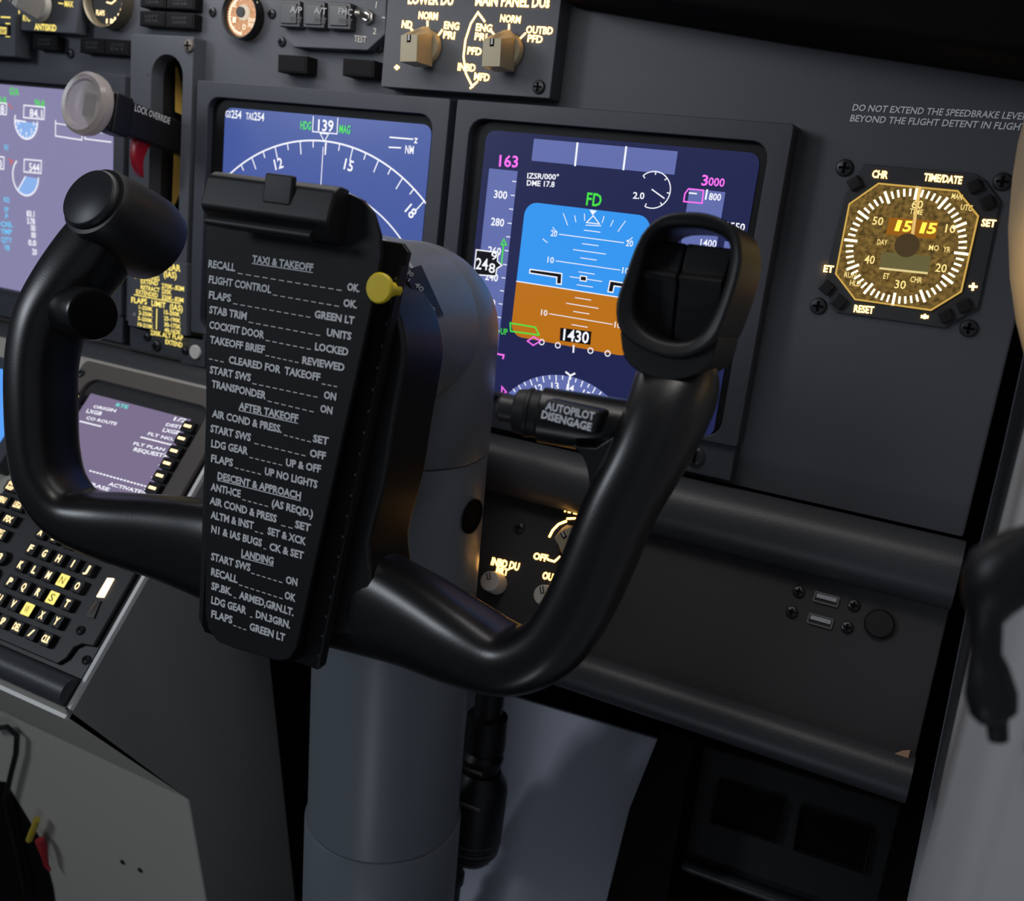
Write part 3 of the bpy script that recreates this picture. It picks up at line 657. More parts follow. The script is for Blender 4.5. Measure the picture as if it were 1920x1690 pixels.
T.add('trigger',bm,RED,bevel=.0012,label='curved red trigger')
bm=B(); word(bm,'LOCK OVERRIDE',(0,0),(1,0),.05,0,bold=.01)
e1=Vector(root)+dl*(ln_*.68)+up*.0058; e2=Vector(root)+dl*(ln_*.34)+up*.0060
d_=(e2-e1)
for v in bm.verts: v.co=e1+d_*v.co.x+up*(v.co.y/.05*.0044)+sx*.0071
T.add('lettering',bm,CHKP,smooth=False)
bm=B(); lathe(bm,tuple(Vector(root)+dl*(ln_*.80)+up*.0115-sx*.001),up,[(.0018,0),(.0018,.0012),(0,.0016)],14); T.add('pin',bm,STEEL)

# ---- speed limit placard and its mounting strip
k6=Pix(GF,7.04,230,460,.006)
T=Thing(GF,'speed_limit_placard','black placard of glowing yellow gear and flap speed limits, below the gear lever','sign',(-.24,-.15,0))
P=k6.L((75,300),(560,140),(838,175),(842,1190),(790,1310),(520,1240),(300,1140),(72,1062))
k6b=k6(75,330); a_=k6.L((78,140),(845,245),(842,1200),(70,1062))
bm=B(); prism(bm,a_,0,.006); T.add('plate',bm,DARKG,bevel=.0006)
bm=B()
for t_ in (('LANDING GEAR',120,262,768,348,82),('LIMIT',262,360,440,388,60),('(IAS)',546,415,715,440,80),('OPERATING',150,432,487,472,56),('EXTEND',243,503,470,533,56),('270K-.82M',518,560,812,606,58),('RETRACT',243,580,492,622,56),('235K',518,632,648,653,58),('EXTENDED',182,640,468,692,56),('320K-.82M',518,710,805,757,58),
           ('FLAPS',118,755,326,782,72),('LIMIT',384,795,570,832,72),('(IAS)',625,845,795,878,76),('1-250K',220,840,402,872,50),('2-250K',215,912,402,950,50),('5-250K',205,985,400,1025,50),('10-210K',203,1065,408,1106,50),
           ('15-200K',550,908,762,944,54),('25-190K',550,988,768,1026,54),('30-175K',552,1068,772,1106,54),('40-162K',555,1142,772,1180,54),('230K ALT FLAP',372,1180,800,1258,62),('EXTEND',566,1300,790,1350,62)):
    k6.t(bm,*t_,bold=.02)
k6.s_(bm,[(152,652),(765,772)],12); k6.s_(bm,[(455,838),(448,1110)],16)
T.add('backlit_legend',bm,LITY,smooth=False,label='yellow backlit lettering')
bm=B(); k6.s_(bm,[(142,912),(158,935),(174,912),(158,890)],7,closed=True); T.add('diamond_mark',bm,WHITE,smooth=False)
k6s=Pix(GF,7.04,230,460,.002)
T=Thing(GF,'mounting_strip','small grey bracket with screws and a white dot, below the speed limit placard','bracket',(-.215,-.175,-.004))
bm=B(); prism(bm,k6s.L((92,1075),(300,1135),(790,1215),(1085,1262),(1085,1618),(765,1560),(762,1500),(470,1440),(95,1360)),-.012,.002); T.add('plate',bm,BEZ,bevel=.0006)
for x,y,r_ in ((330,1210,.0034),(452,1325,.0044),(830,1393,.0030)): a=k6s(x,y); screw(T,a[0],a[1],.002,r_)
a=k6s(968,1410); bm=B(); lathe(bm,(*a,.002),(0,0,1),[(.0052,0),(.0052,.0012),(.0047,.0018),(0,.0018)],28); T.add('white_dot',bm,WHITE)

# ================================================================ clock
T=Thing(PB,'panel_clock','square-cornered glowing amber clock reading 15 15, right of the flight screen','clock',(.2665,-.0555,0))
c6=Pix(PB,3.381,1500,160,.0016)
bm=B(); prism(bm,c6.L((405,498),(1110,560),(1172,600),(1272,735),(1130,1412),(918,1540),(225,1440),(185,1395),(165,1180),(285,690)),0,.0016)
T.add('bezel',bm,mat('clock_bezel',(62,64,68),.6,spec=.35,bump=.2,scale=1500),bevel=.0005)
K0=(.2661,-.0558)
DI=[(-.0189,.0298),(.0190,.0298),(.0308,.0188),(.0308,-.0186),(.0188,-.0298),(-.0189,-.0298),(-.0312,-.0180),(-.0312,.0182)]
DI=[(K0[0]+x,K0[1]+y) for x,y in DI]
bm=B(); prism(bm,DI,.0010,.0024); df=T.add('dial_face',bm,glow('dial_olive_gold',(112,88,42),1.0,var=.55,scale=420),smooth=False)
bm=B(); stroke(bm,DI,.0009,.0027,True); T.add('lit_rim',bm,glow('dial_rim',(205,165,80),1.0),df,smooth=False)
bm=B()
for k in range(60):
    a=k*6+4.5-4.5
    lng=(k%5==0); r0,r1=(.0236,.0303) if lng else (.0252,.0290); wd=.0014 if lng else .0011
    s_,c_=math.sin(R(a)),math.cos(R(a)); stroke(bm,[(K0[0]+r0*s_,K0[1]+r0*c_),(K0[0]+r1*s_,K0[1]+r1*c_)],wd,.0027)
T.add('minute_ticks',bm,glow('dial_tick',(255,240,200),1.7),df,smooth=False)
c6f=Pix(PB,3.381,1500,160,.0024)
bm=B()
for t_ in (('60',705,778,775,784,52),('10',918,932,982,938,52),('20',855,1180,925,1188,52),('30',597,1285,667,1292,52),('40',405,1128,470,1134,52),('50',457,882,524,888,50),('TIME',692,815,775,823,34),('DAY',488,1010,552,1014,34),('MO',815,1045,878,1050,34),('YR',905,1055,950,1060,34),('ET',527,1226,563,1230,36),('CHR',697,1246,770,1255,36),('RUN',280,1216,353,1224,34),('HLD',315,1268,382,1276,34),('MAN',958,718,1025,727,34),('UTC',1015,788,1088,798,36)): c6f.t(bm,*t_,bold=.01)
T.add('dial_lettering',bm,glow('dial_print',(250,222,140),1.15),df,smooth=False)
bm=B(); flat(bm,c6f.L((567,838),(880,862),(857,977),(545,946)),.0026); o=T.add('time_window',bm,glow('window_amber',(150,92,22),1.0),smooth=False)
bm=B()
for ch,x0,x1 in (('1',598,628),('5',648,700),('1',755,785),('5',800,858)):
    y0=920+(x0-598)*.09
    c6f.t(bm,ch,x0,y0,x1,y0+4,66,.0006,bold=.03,slant=.1)
T.add('time_digits',bm,glow('digit_yellow',(255,205,70),1.6),o,smooth=False)
bm=B(); flat(bm,c6f.L((517,1056),(830,1083),(812,1196),(503,1163)),.0026); o=T.add('date_window',bm,glow('window_olive',(108,100,62),.9),smooth=False)
bm=B(); c6f.s_(bm,[(503,1160),(810,1192)],14,.0004); T.add('window_edge',bm,glow('window_edge_glow',(225,205,140),1.0),o,smooth=False)
bm=B(); c6f.s_(bm,[(712,960),(735,800),(762,645)],20,.0010); nd=T.add('second_hand',bm,glow('hand_cream',(240,200,120),.9),smooth=False)
a=c6f(680,1015); bm=B(); lathe(bm,(*a,.0024),(0,0,1),[(.0060,0),(.0060,.0018)],32); T.add('hand_hub',bm,glow('hub_olive',(70,56,32),1.0))
words(T,c6,'legend_word',LIT,(('CHR',455,584,554,592,46),('TIME/DATE',782,604,1023,626,46),('SET',1147,892,1238,899,44),('ET',148,1182,210,1188,42),('RESET',340,1436,465,1448,44)),44,bold=.03)
bm=B(); c6.s_(bm,[(1070,1274),(1125,1278)],14); c6.s_(bm,[(1100,1252),(1094,1302)],14); T.add('plus_mark',bm,LIT,smooth=False)
bm=B(); c6.s_(bm,[(766,1466),(815,1470)],20); c6.s_(bm,[(793,1450),(790,1482)],12); T.add('minus_mark',bm,LIT,smooth=False)
for x,y,an in ((348,622,38),(1107,640,32),(1187,742,32),(170,1282,-32+90),(247,1372,-32+90),(1040,1395,32+0),(925,1460,32)):
    a=c6(x,y); h_=c6.m(x,y,43); bm=B()
    e=[(math.cos(R(an+45+90*k))*h_*1.32+a[0],math.sin(R(an+45+90*k))*h_*1.32+a[1]) for k in range(4)]
    prism(bm,e,.0016,.0042,.94); T.add('push_button',bm,SATIN,bevel=.0005)
for x,y in ((283,524),(1283,612),(117,1400),(1070,1540)):
    a=Pix(PB,3.381,1500,160)(x,y); screw(T,a[0],a[1],0,.0045)

# ================================================================ padded lips and the lower panel
def roll(name,label,y,z,r,x0,x1,m=ROLL,squash=1.0):
    bm=B(); n=28
    A=[]
    for x in (x0,x1): A.append([bm.verts.new((x,y+r*math.cos(2*math.pi*k/n),z+r*squash*math.sin(2*math.pi*k/n))) for k in range(n)])
    a,b=A; bm.faces.new(a[::-1]); bm.faces.new(b)
    for k in range(n): j=(k+1)%n; bm.faces.new((a[k],a[j],b[j],b[k]))
    return single(PF,name,bm,m,label,'padding',at=((x0+x1)/2,y,z))
roll('padded_lip','long rounded dark padded lip along the bottom of the main panel, below the screens',-.2180,-.004,.0185,-.75,.3262)
lx0=LW.l(1100,1240); 
lowT=Thing(LW,'lower_console','dim sloping console with small lit brightness knobs and two ports, below the padded lip','panel',(.12,-.045,-.01))
bm=B(); box(bm,-.115,.3258,-.0835,.006,-.008,0); lowT.add('plate',bm,LOWG,bevel=.0008)
q=Pix(LW,3.674,860,820,0.0)
words(lowT,q,'legend_word',LIT,(('INBD DU',222,878,412,920,52),('BRT',255,938,338,955,46),('OFF',512,838,610,858,46),('OUTBD DU',574,974,820,1030,50),('BRT',640,1030,740,1050,46),('MAIN PANEL',728,514,1010,575,46)),46,bold=.03); bm=B()
q.s_(bm,[(610,842),(660,858),(700,822)],14); a_=q(790,710); 
q.s_(bm,[(624,690),(650,640),(690,600),(745,578)],16); q.s_(bm,[(745,562),(812,560)],14)
lowT.add('legend_arc',bm,LIT,smooth=False)
def small_knob(T,cx,cy,rot=0.5):
    bm=B(); lathe(bm,(cx,cy,.0004),(0,0,1),[(.0068,0),(.0068,.0015),(.0062,.0125),(.0058,.0132),(0,.0132)],14)
    o=T.add('brightness_knob',bm,KNOBG,bevel=.0004)
    bm=B(); 
    for x0,x1,y0,y1 in ((-.0012,-.0006,.001,.0052),(.0006,.0012,.001,.0052),(-.0012,.0012,.0008,.0013)): box(bm,x0,x1,y0,y1,.0135,.0138)
    bmesh.ops.transform(bm,matrix=Matrix.Translation((cx,cy,0))@Matrix.Rotation(rot,4,'Z'),verts=bm.verts); T.add('pointer_mark',bm,VOID,o,smooth=False)
q_=Pix(LW,3.674,860,820,.011); small_knob(lowT,*q_(222,995)); small_knob(lowT,*q_(590,1090))
a=Pix(LW,3.674,860,820,.004)(790,720); selector_knob(lowT,a[0],a[1],'master_knob',KNOBD,1.0,R(48))
a=q(418,625); screw(lowT,a[0],a[1],0,.0036)
# ports on the right
q=Pix(LW,2.449,1150,1000,0.0)
for i,(P,lab) in enumerate((([(928,278),(1036,306),(1030,332),(920,300)],'upper of the two flat metal charging ports in the dim console'),([(898,372),(1010,402),(1004,438),(890,404)],'lower of the two flat metal charging ports in the dim console'))):
    PP=q.L(*P); cx=sum(p[0] for p in PP)/4; cy=sum(p[1] for p in PP)/4
    T=Thing(LW,'charging_port',lab,'port',(cx,cy,0)); w_,h_=.0066,.0029
    bm=B(); ring(bm,rrect(cx-w_,cx+w_,cy-h_,cy+h_,.0006,2),rrect(cx-w_+.0007,cx+w_-.0007,cy-h_+.0007,cy+h_-.0007,.0004,2),0,.0012); T.add('shell',bm,STEEL,smooth=False)
    bm=B(); box(bm,cx-w_+.0012,cx+w_-.0012,cy-.0004,cy+h_-.0010,.0001,.0009); T.add('contact_tongue',bm,WHITEP,smooth=False)
for x,y in ((852,270),(820,363),(1105,333),(1074,434)): a=q(x,y); screw(lowT,a[0],a[1],0,.0033,mat('screw_dark',(26,26,28),.3,spec=.6))
a=q(1222,418); bm=B(); lathe(bm,(*a,0),(0,0,1),[(.0078,0),(.0078,.002),(.0068,.0032),(0,.0034)],30); lowT.add('round_cap',bm,BLACK)
# lower lip in line with the lower panel's bottom edge
e_=LW.pt(0,-.0905,-.006)
roll('lower_lip','padded lip under the dim console, worn brown near its right end',e_[1],e_[2],.0125,-.115,.3262)
bm=B(); 
pts=q.L((1290,1012),(1330,998),(1364,996),(1352,1040),(1310,1026))
prism(bm,pts,.0002,.0012); lowT.add('chipped_edge',bm,BROWN,smooth=False,label='bare chipped corner')
bm=B(); P=q.L((700,852),(860,905),(1100,975),(1345,1062),(1342,1050),(1100,962),(870,893)); prism(bm,P,.0004,.0022); lowT.add('worn_edge',bm,mat('worn_vinyl',(104,86,60),.6),smooth=False)

# ---- foot air outlet box in the recess below
VZ=Frame((0,-.36,-.06),5); q=Pix(VZ,2.667,1000,1180,0.0)
T=Thing(VZ,'air_outlet_box','black outlet box with two dark square openings in the footwell, bottom right','vent',(.25,-.1,0))
bm=B(); prism(bm,q.L((790,560),(1900,900),(1800,1500),(690,1140)),-.10,0); T.add('housing',bm,mat('outlet_box_shaded',(19,20,22),.8),bevel=.002)  # housing and rims coloured near black for the shade of the recess
for P in ([(935,765),(1265,850),(1215,1055),(895,950)],[(1345,885),(1695,1000),(1650,1205),(1310,1090)]):
    PP=q.L(*P); cx=sum(p[0] for p in PP)/4; cy=sum(p[1] for p in PP)/4
    bm=B(); o_=[(cx+(a-cx)*1.04,cy+(b-cy)*1.04) for a,b in PP]; ring(bm,o_,PP,.0002,.0045,.0004,.002); f_=T.add('opening_frame',bm,mat('outlet_rim_shaded',(16,17,19),.8),bevel=.001)
    bm=B(); prism(bm,PP,.0001,.0008); T.add('shade_sheet',bm,VOID,f_,smooth=False)  # flat black sheet in place of the opening's shaded depth
bm=B(); a=Vector((*q(740,1155),.004)); b=Vector((*q(1420,1400),.004)); tube(bm,[a,b],.0045,12); T.add('edge_highlight',bm,mat('edge_highlight_grey',(44,46,49),.4))  # lighter tube put in as the highlight along the bottom edge
bm=B(); v0=q(690,1150); 
# side cheek between the column bay and the outlet box
VK=Frame((0,-.36,-.02),5); qk=Pix(VK,2.667,1000,1180,0.0)
bm=B(); prism(bm,qk.L((640,500),(800,560),(640,1500),(330,1500),(480,900)),-.2,0); single(VK,'footwell_cheek',bm,VOID,'black upright partition between the blue-grey bulkhead and the outlet box','partition',at=(.17,-.1,0),smooth=False)
FW=Frame((0,-.40,-.13),22); qf=Pix(FW)
bm=B(); prism(bm,qf.L((870,1280),(1275,1400),(1190,1760),(1150,1990),(800,1990)),-.01,0); single(FW,'footwell_bulkhead',bm,mat('footwell_blue_grey',(186,190,206),.75,bump=.15,scale=400),'plain blue-grey bulkhead in the footwell, right of the control column','panel',at=(.05,-.2,0),smooth=False)

# ================================================================ pedestal with the keypad unit
XS=-.1240
def yz(px,py): P=at_x(px,py,XS); return (float(P[1]),float(P[2]))
A_=yz(125,1330); E1=yz(355,1500); E2=yz(388,1690); F1=yz(505,1235); F2=yz(545,1615)
t0=CD.pt(0,.012,-.0128); t1=CD.pt(0,-.2225,-.0128); t1b=CD.pt(0,-.2225,-.02)
def ext(p,q_,k): return (p[0]+(q_[0]-p[0])*k,p[1]+(q_[1]-p[1])*k)
E3=ext(E1,E2,2.2); F3=ext(F1,F2,1.45)
F0=(t0[1]-.01,t0[2]-.12)
def xprism(bm,prof,x0,x1):
    a=[bm.verts.new((x0,y,z)) for y,z in prof]; b=[bm.verts.new((x1,y,z)) for y,z in prof]
    bm.faces.new(a[::-1]); bm.faces.new(b)
    for i in range(len(prof)): j=(i+1)%len(prof); bm.faces.new((a[i],a[j],b[j],b[i]))
    return bm
_q=lambda u,w:(float(CD.pt(0,u,w)[1]),float(CD.pt(0,u,w)[2]))
prof=[_q(.012,-.0128),_q(-.2130,-.0128),_q(-.2130,-.0027),_q(-.2225,-.0027),A_,E1,E2,E3,F3,F2,F1,F0]
T=Thing(PF,'centre_pedestal','grey centre pedestal with a plain side and a pale front box, lower left','pedestal',(XS-.15,-.55,.05))
bm=B(); xprism(bm,prof,-.62,XS-.0020); T.add('pedestal_body',bm,BOXG,smooth=False)
bm=B(); sp=[tuple(CD.pt(0,.012,-.0027)[1:]),tuple(CD.pt(0,-.2225,-.0027)[1:])]+prof[4:]; xprism(bm,[(float(y),float(z)) for y,z in sp],XS-.002,XS); T.add('side_panel',bm,PEDG,smooth=False)
bm=B(); o0=CD.pt(0,.010,.0); 
def cdbox(bm,x0,x1,u0,u1,w0,w1):
    box(bm,x0,x1,u0,u1,w0,w1); bmesh.ops.transform(bm,matrix=CD.mat(),verts=bm.verts)
cdbox(bm,.0736,.0764,-.218,.012,-.0026,.0006); T.add('edge_strip',bm,EDGE,smooth=False,label='bare pale side edge')
bm=B(); cdbox(bm,-.42,.0752,-.2237,-.2135,-.0125,-.001); T.add('front_strip',bm,EDGE,smooth=False,label='bare pale front edge')
bm=B(); 
rb=CD.pt(0,-.2090,.001); n=24
a=[bm.verts.new((CD.O[0]-.42,rb[1]+.0088*math.cos(2*math.pi*k/n),rb[2]+.0088*math.sin(2*math.pi*k/n))) for k in range(n)]
b=[bm.verts.new((CD.O[0]+.0722,rb[1]+.0088*math.cos(2*math.pi*k/n),rb[2]+.0088*math.sin(2*math.pi*k/n))) for k in range(n)]
bm.faces.new(a[::-1]); bm.faces.new(b)
for k in range(n): j=(k+1)%n; bm.faces.new((a[k],a[j],b[j],b[k]))
T.add('padded_edge',bm,ROLL)
ang=math.degrees(math.atan2(-(E1[1]-E2[1]),(E1[0]-E2[0])))
FB=Frame((XS,E1[0],E1[1]),ang); q=Pix(FB,3,0,1200,.0006)
for x,y in ((688,1252),(787,1297)): a=q(x,y); bm=B(); lathe(bm,(*FB.pt(*a,0),),FB.N,[(.0022,0),(.0022,.001),(0,.0012)],12); T.add('screw',bm,SCREW)
T2=Thing(FB,'cable_bundle','black cables with a yellow and a red wire at the bottom left','cable',(*q(120,1000),0))
bm=B(); flat(bm,q.L((-300,760),(30,800),(110,930),(230,1130),(300,1400),(340,1700),(-300,1700)),.0006); T2.add('shade_sheet',bm,VOID,smooth=False)  # flat black sheet for the darkness over the box front's left part
bm=B(); tube(bm,[q.v(*p,.006) for p in ((-60,500),(40,490),(95,540),(90,640),(60,760),(30,900),(60,1050),(110,1250),(140,1420))],.0022,8); T2.add('black_cable',bm,SATIN)
bm=B(); tube(bm,[q.v(*p,.008) for p in ((208,1010),(195,1050),(180,1085),(165,1125))],.0028,8); T2.add('yellow_wire',bm,mat('yellow_wire',(190,170,60),.5))
bm=B(); tube(bm,[q.v(*p,.008) for p in ((222,1125),(240,1165),(250,1210),(262,1270),(285,1300))],[.004,.0042,.003,.002,.001],8); T2.add('red_wire',bm,mat('red_wire',(165,40,48),.5))

q=Pix(CD,2.6,0,680,.0005)
T=Thing(CD,'keypad_display_unit','unit with a lilac text screen and rows of lit letter keys, on the pedestal','screen',(0,-.1,-.03))
bm=B(); box(bm,-.0745,.0728,-.2005,.004,-.012,.0); T.add('body',bm,SATIN,bevel=.001)
bm=B(); rz=rrect(-.0735,.0712,-.0985,.0032,.004,5); ri=rrect(-.0605,.0560,-.0955,-.0095,.010,5); ring(bm,rz,ri,.0,.0035,.0,.0035); T.add('screen_frame',bm,mat('warm_grey_frame',(96,90,86),.55,spec=.4,bump=.15,scale=1500),bevel=.0008)
bm=B(); prism(bm,[(-.0525,-.0865),(.0428,-.0865),(.0428,-.0205),(-.0525,-.0205)],.0004,.0010); s=T.add('screen',bm,glow('keypad_screen_lilac',(122,110,140),1.0),smooth=False)
bm=B(); box(bm,-.0612,.0568,-.0962,-.0090,0,.0003); T.add('screen_border',bm,mat('keypad_border',(44,43,46),.5),smooth=False)
q.w=.0012; words(T,q,'screen_word',WHT,(('ORIGIN',452,220,562,242,15),('LXGB',418,243,492,258,19),('CO ROUTE',418,275,566,306,15),('1/2',844,282,905,293,19),('DEST',806,308,886,322,15),('LXGB',790,336,872,352,19),('FLT NO.',718,352,845,383,15),('FLT PLAN',648,400,800,432,15),('REQUEST>',648,430,810,466,19),('ACTIVATE>',526,598,706,645,18),('<ERASE',400,588,528,628,18)) ,19,s,dz=.0,bold=.03)
for x0,y0,x1,y1,n_ in ((388,286,495,312,9),(685,363,838,402,11),(436,527,718,606,17)):
    bm=B()
    for k in range(n_):
        f0=k/n_; f1=(k+.72 if n_==17 else k+.9)/n_; q.s_(bm,[(x0+(x1-x0)*f0,y0+(y1-y0)*f0),(x0+(x1-x0)*f1,y0+(y1-y0)*f1)],8,.0)
    T.add('dash_row',bm,WHT,s,smooth=False)
bm=B(); q.t(bm,'RTE',562,212,620,226,17,dz=0,bold=.03); T.add('page_title',bm,glow('screen_teal',(110,225,215),1.0),s,smooth=False)
# line select keys
q.w=.0005
for i,(x,y) in enumerate(((938,332),(908,392),(872,452),(838,512),(803,572),(768,632))):
    for side in (0,1):
        a=q(x,y); ax=a[0] if side==0 else -a[0]-.009
        bm=B(); box(bm,ax-.0052,ax+.0052,a[1]-.0040,a[1]+.0040,.0036,.0065); o=T.add('line_key',bm,BLACK,bevel=.0006)
        bm=B(); box(bm,ax-.0030,ax+.0030,a[1]-.0009,a[1]+.0011,.0066,.0068); T.add('key_bar',bm,LITW,o,smooth=False)
        if side==0:
            bm=B(); stroke(bm,[(ax-.0105,a[1]-.0014),(ax-.0086,a[1]-.0002),(ax-.0062,a[1]+.0002)],.0007,.0014); T.add('key_leader',bm,WHT,o,smooth=False)
# keypad plate
kp=[(-.0715,-.0975),(.0700,-.0975),(.0700,-.1800),(.0610,-.1815),(.0570,-.1850),(.0560,-.1925),(.0520,-.1975),(-.0715,-.1975)]
bm=B(); prism(bm,kp,.0,.0030); T.add('keypad_plate',bm,mat('keypad_black',(38,38,41),.5,spec=.45),bevel=.0010)
q.w=.0048
GX=lambda k:-.0146+.01305*k
def key(cx,cy,legend,w=.0088,h=.0088,boxed=False,lh=.0046,rnd=False,fs=None):
    bm=B(); prism(bm,circle(cx,cy,.0052,20) if rnd else rrect(cx-w/2,cx+w/2,cy-h/2,cy+h/2,.0009,3),.003,.0068,.93); o=T.add('key',bm,BLACK,bevel=.0004)
    bm=B(); z=.00695; L_=legend.split('/') if '/' in legend and len(legend)>1 else [legend]
    if boxed: flat(bm,rrect(cx-.0040,cx+.0040,cy-.0040,cy+.0040,.0005,2),z)
    n_=len(L_)
    for i,t_ in enumerate(L_):
        ww=(fs or min(w*.40,.0017*len(t_)))
        hh=lh if n_==1 else lh*.62; y0=cy-hh/2+((n_-1)/2-i)*hh*1.35
        word(bm,t_,(cx-ww,y0),(cx+ww,y0),hh,z+(.0002 if boxed else 0),bold=.03)
    if boxed:
        T.add('legend_tile',bm,LITY,o,smooth=False)
        bm=B(); word(bm,legend,(cx-.0019,cy-.0024),(cx+.0019,cy-.0024),.0048,z+.0004,bold=.0); T.add('legend',bm,mat('legend_dark',(90,70,30),.6),o,smooth=False)
    else: T.add('legend',bm,LITW,o,smooth=False)
rows=[(1007,86.5,-.1265,'ABCDE'),(0,0,-.1386,'FGHIJ'),(0,0,-.1506,'KLMNO'),(0,0,-.1627,'PQRST'),(0,0,-.1747,'UVWXY')]
for _,_,u,letters in rows:
    for k,ch in enumerate(letters): key(GX(k),u,ch,boxed=ch in 'NSWE',fs=.0017 if ch!='I' else .0005)
for k,t_ in enumerate(('Z','SP','DEL','/','CLR')): key(GX(k),-.1868,t_,fs=.0017 if len(t_)<3 else .0030,lh=.0042)
for r_,nums in enumerate(('123','456','789','.0±')):
    for k,ch in enumerate(nums): key(-.0600+.0128*k,-.1506-.0121*r_,ch.replace('±','+'),rnd=True,fs=.0015 if ch in '23456789' or ch=='0' else .0008)
for k,(t_,cx,cy) in enumerate((('INIT/REF',-.0625,-.1035),('RTE',-.0470,-.1035),('CLB',-.0315,-.1035),('CRZ',-.0160,-.1035),('DES',-.0005,-.1035),('MENU',-.0625,-.1145),('LEGS',-.0470,-.1145),('DEP/ARR',-.0315,-.1145),('HOLD',-.0160,-.1145),('PROG',-.0005,-.1145),('N1/LIMIT',-.0625,-.1255),('FIX',-.0470,-.1255),('PREV/PAGE',-.0625,-.1365),('NEXT/PAGE',-.0470,-.1365))):
    key(cx,cy,t_,w=.0128,h=.0082,lh=.0040,fs=.0036)
key(.0325,-.1145,'EXEC',w=.013,h=.0075,lh=.003,fs=.004)
bm=B(); a=q(512,1098); P=q.L((500,1142),(466,1140),(520,1048),(550,1050)); prism(bm,P,.003,.0042); T.add('lit_annunciator',bm,glow('annunciator_white',(255,225,190),2.0),smooth=False)
bm=B(); P=q.L((452,1245),(412,1240),(455,1160),(486,1160)); prism(bm,P,.003,.0040); o=T.add('unlit_annunciator',bm,mat('annunciator_dark',(40,30,26),.3),smooth=False)
bm=B(); q.t(bm,'OFST',438,1222,478,1162,14,.0); T.add('annunciator_text',bm,mat('dim_amber_print',(150,110,80),.6),o,smooth=False)
for x,y,w_ in ((385,1303,.003),(398,1440,0),(72,572,.003),(392,50,.0035)): a=q(x,y); screw(T,a[0],a[1],w_,.0030)

# ================================================================ control column
cb=Vector((.036,-1.0,.030)); ct=Vector((.036,-.130,.087)); cd_=(ct-cb).normalized(); CL=(ct-cb).length; r=.0480
CT=Thing(PF,'control_column','thick grey control column standing behind the wheel','column',tuple(cb))
def along(y): return (y-cb.y)/cd_.y
s1,s2=along(-.193),along(-.4385)
bm=B(); prof_=[(r-.0006,s1),(r,s1+.001),(r,CL)]+[(r*math.cos(R(a)),CL+r*math.sin(R(a))) for a in range(8,90,8)]+[(0,CL+r)]
lathe(bm,cb,cd_,prof_,56); CT.add('column_head',bm,COLM)
bm=B(); lathe(bm,cb,cd_,[(r-.0006,s2-.004),(r-.0006,s1-.0008),(r-.002,s1-.0004),(r-.002,s1+.0004)],56); CT.add('upper_tube',bm,COLM)
s3=along(-.56)
bm=B(); lathe(bm,cb,cd_,[(r+.0012,s3),(r+.0012,s2-.0012),(r+.0004,s2),(r-.0010,s2)],56); CT.add('collar',bm,COLM)
bm=B(); lathe(bm,cb,cd_,[(r-.0002,-.06),(r-.0002,s3-.0003),(r-.002,s3)],56); CT.add('lower_tube',bm,COLM)
dm=YK.of(ct); HR_=.0470
bm=B(); nv=Vector(YK.N); lathe(bm,ct,nv,[(HR_,0),(HR_,-.0345-dm[2]-.001),(HR_-.0010,-.0345-dm[2])],56); CT.add('shaft_housing',bm,COLM)
def ray_dir(px,py): d=RC.T@np.array([(px-CX)/FPX,(py-CY)/FPX,1.0]); return d/np.linalg.norm(d)
def on_sphere(px,py,c,rad):
    d=ray_dir(px,py); oc=CPOS-np.array(c); b_=d@oc; D=b_*b_-(oc@oc-rad*rad); k=-b_-math.sqrt(max(0,D)); return Vector(CPOS+k*d)
def on_cyl(px,py,rad,axis=None,base=None):
    d=ray_dir(px,py); ax=np.array(cd_ if axis is None else axis); o=CPOS-np.array(cb if base is None else base); dp=d-(d@ax)*ax; op=o-(o@ax)*ax
    A=dp@dp; Bq=2*dp@op; Cq=op@op-rad*rad; D=Bq*Bq-4*A*Cq; k=(-Bq-math.sqrt(max(0,D)))/(2*A); return Vector(CPOS+k*d)
hp=on_cyl(884,968,r-.0004); hn=(hp-(cb+cd_*((hp-cb).dot(cd_)))).normalized()
bm=B(); lathe(bm,tuple(hp),hn,[(.0098,0),(.0098,.0012),(.0085,.0014),(.0085,.0009),(0,.0009)],28); CT.add('bolt_hole_disc',bm,VOID)  # black disc stands in for the dark inside a bolt hole
# sticker with a scale, wrapped on the head
bm=B(); G=[]
C4=[(757,508),(790,497),(832,590),(800,602)]
for i in range(7):
    row=[]
    for j in range(4):
        f=i/6; g=j/3; a=Vector(C4[0]).lerp(Vector(C4[3]),f); b=Vector(C4[1]).lerp(Vector(C4[2]),f); p=a.lerp(b,g); row.append(bm.verts.new(on_cyl(p.x,p.y,HR_+.0004,nv,ct)))
    G.append(row)
for i in range(6):
    for j in range(3): bm.faces.new((G[i][j],G[i+1][j],G[i+1][j+1],G[i][j+1]))
st=CT.add('scale_sticker',bm,mat('sticker_black',(18,18,20),.5))
bm=B(); word(bm,'40',(776,-535),(790,-548),9,0); word(bm,'50',(797,-572),(811,-587),9,0); word(bm,'30',(762,-512),(772,-520),8,0)
for p0,p1 in (((778,556),(783,549)),((797,586),(803,579)),((765,528),(769,523)),((787,572),(791,567))): stroke(bm,[(p0[0],-p0[1]),(p1[0],-p1[1])],1.6,0)
for v in bm.verts: v.co=on_cyl(v.co.x,-v.co.y,HR_+.0007,nv,ct)
CT.add('sticker_text',bm,mat('sticker_print',(150,152,158),.6),st,smooth=False)
# floor boot
bm=B(); lathe(bm,cb,cd_,[(.075,-.045),(.072,-.03),(.058,-.005),(.0505,.012)],32); CT.add('floor_boot',bm,VOID)

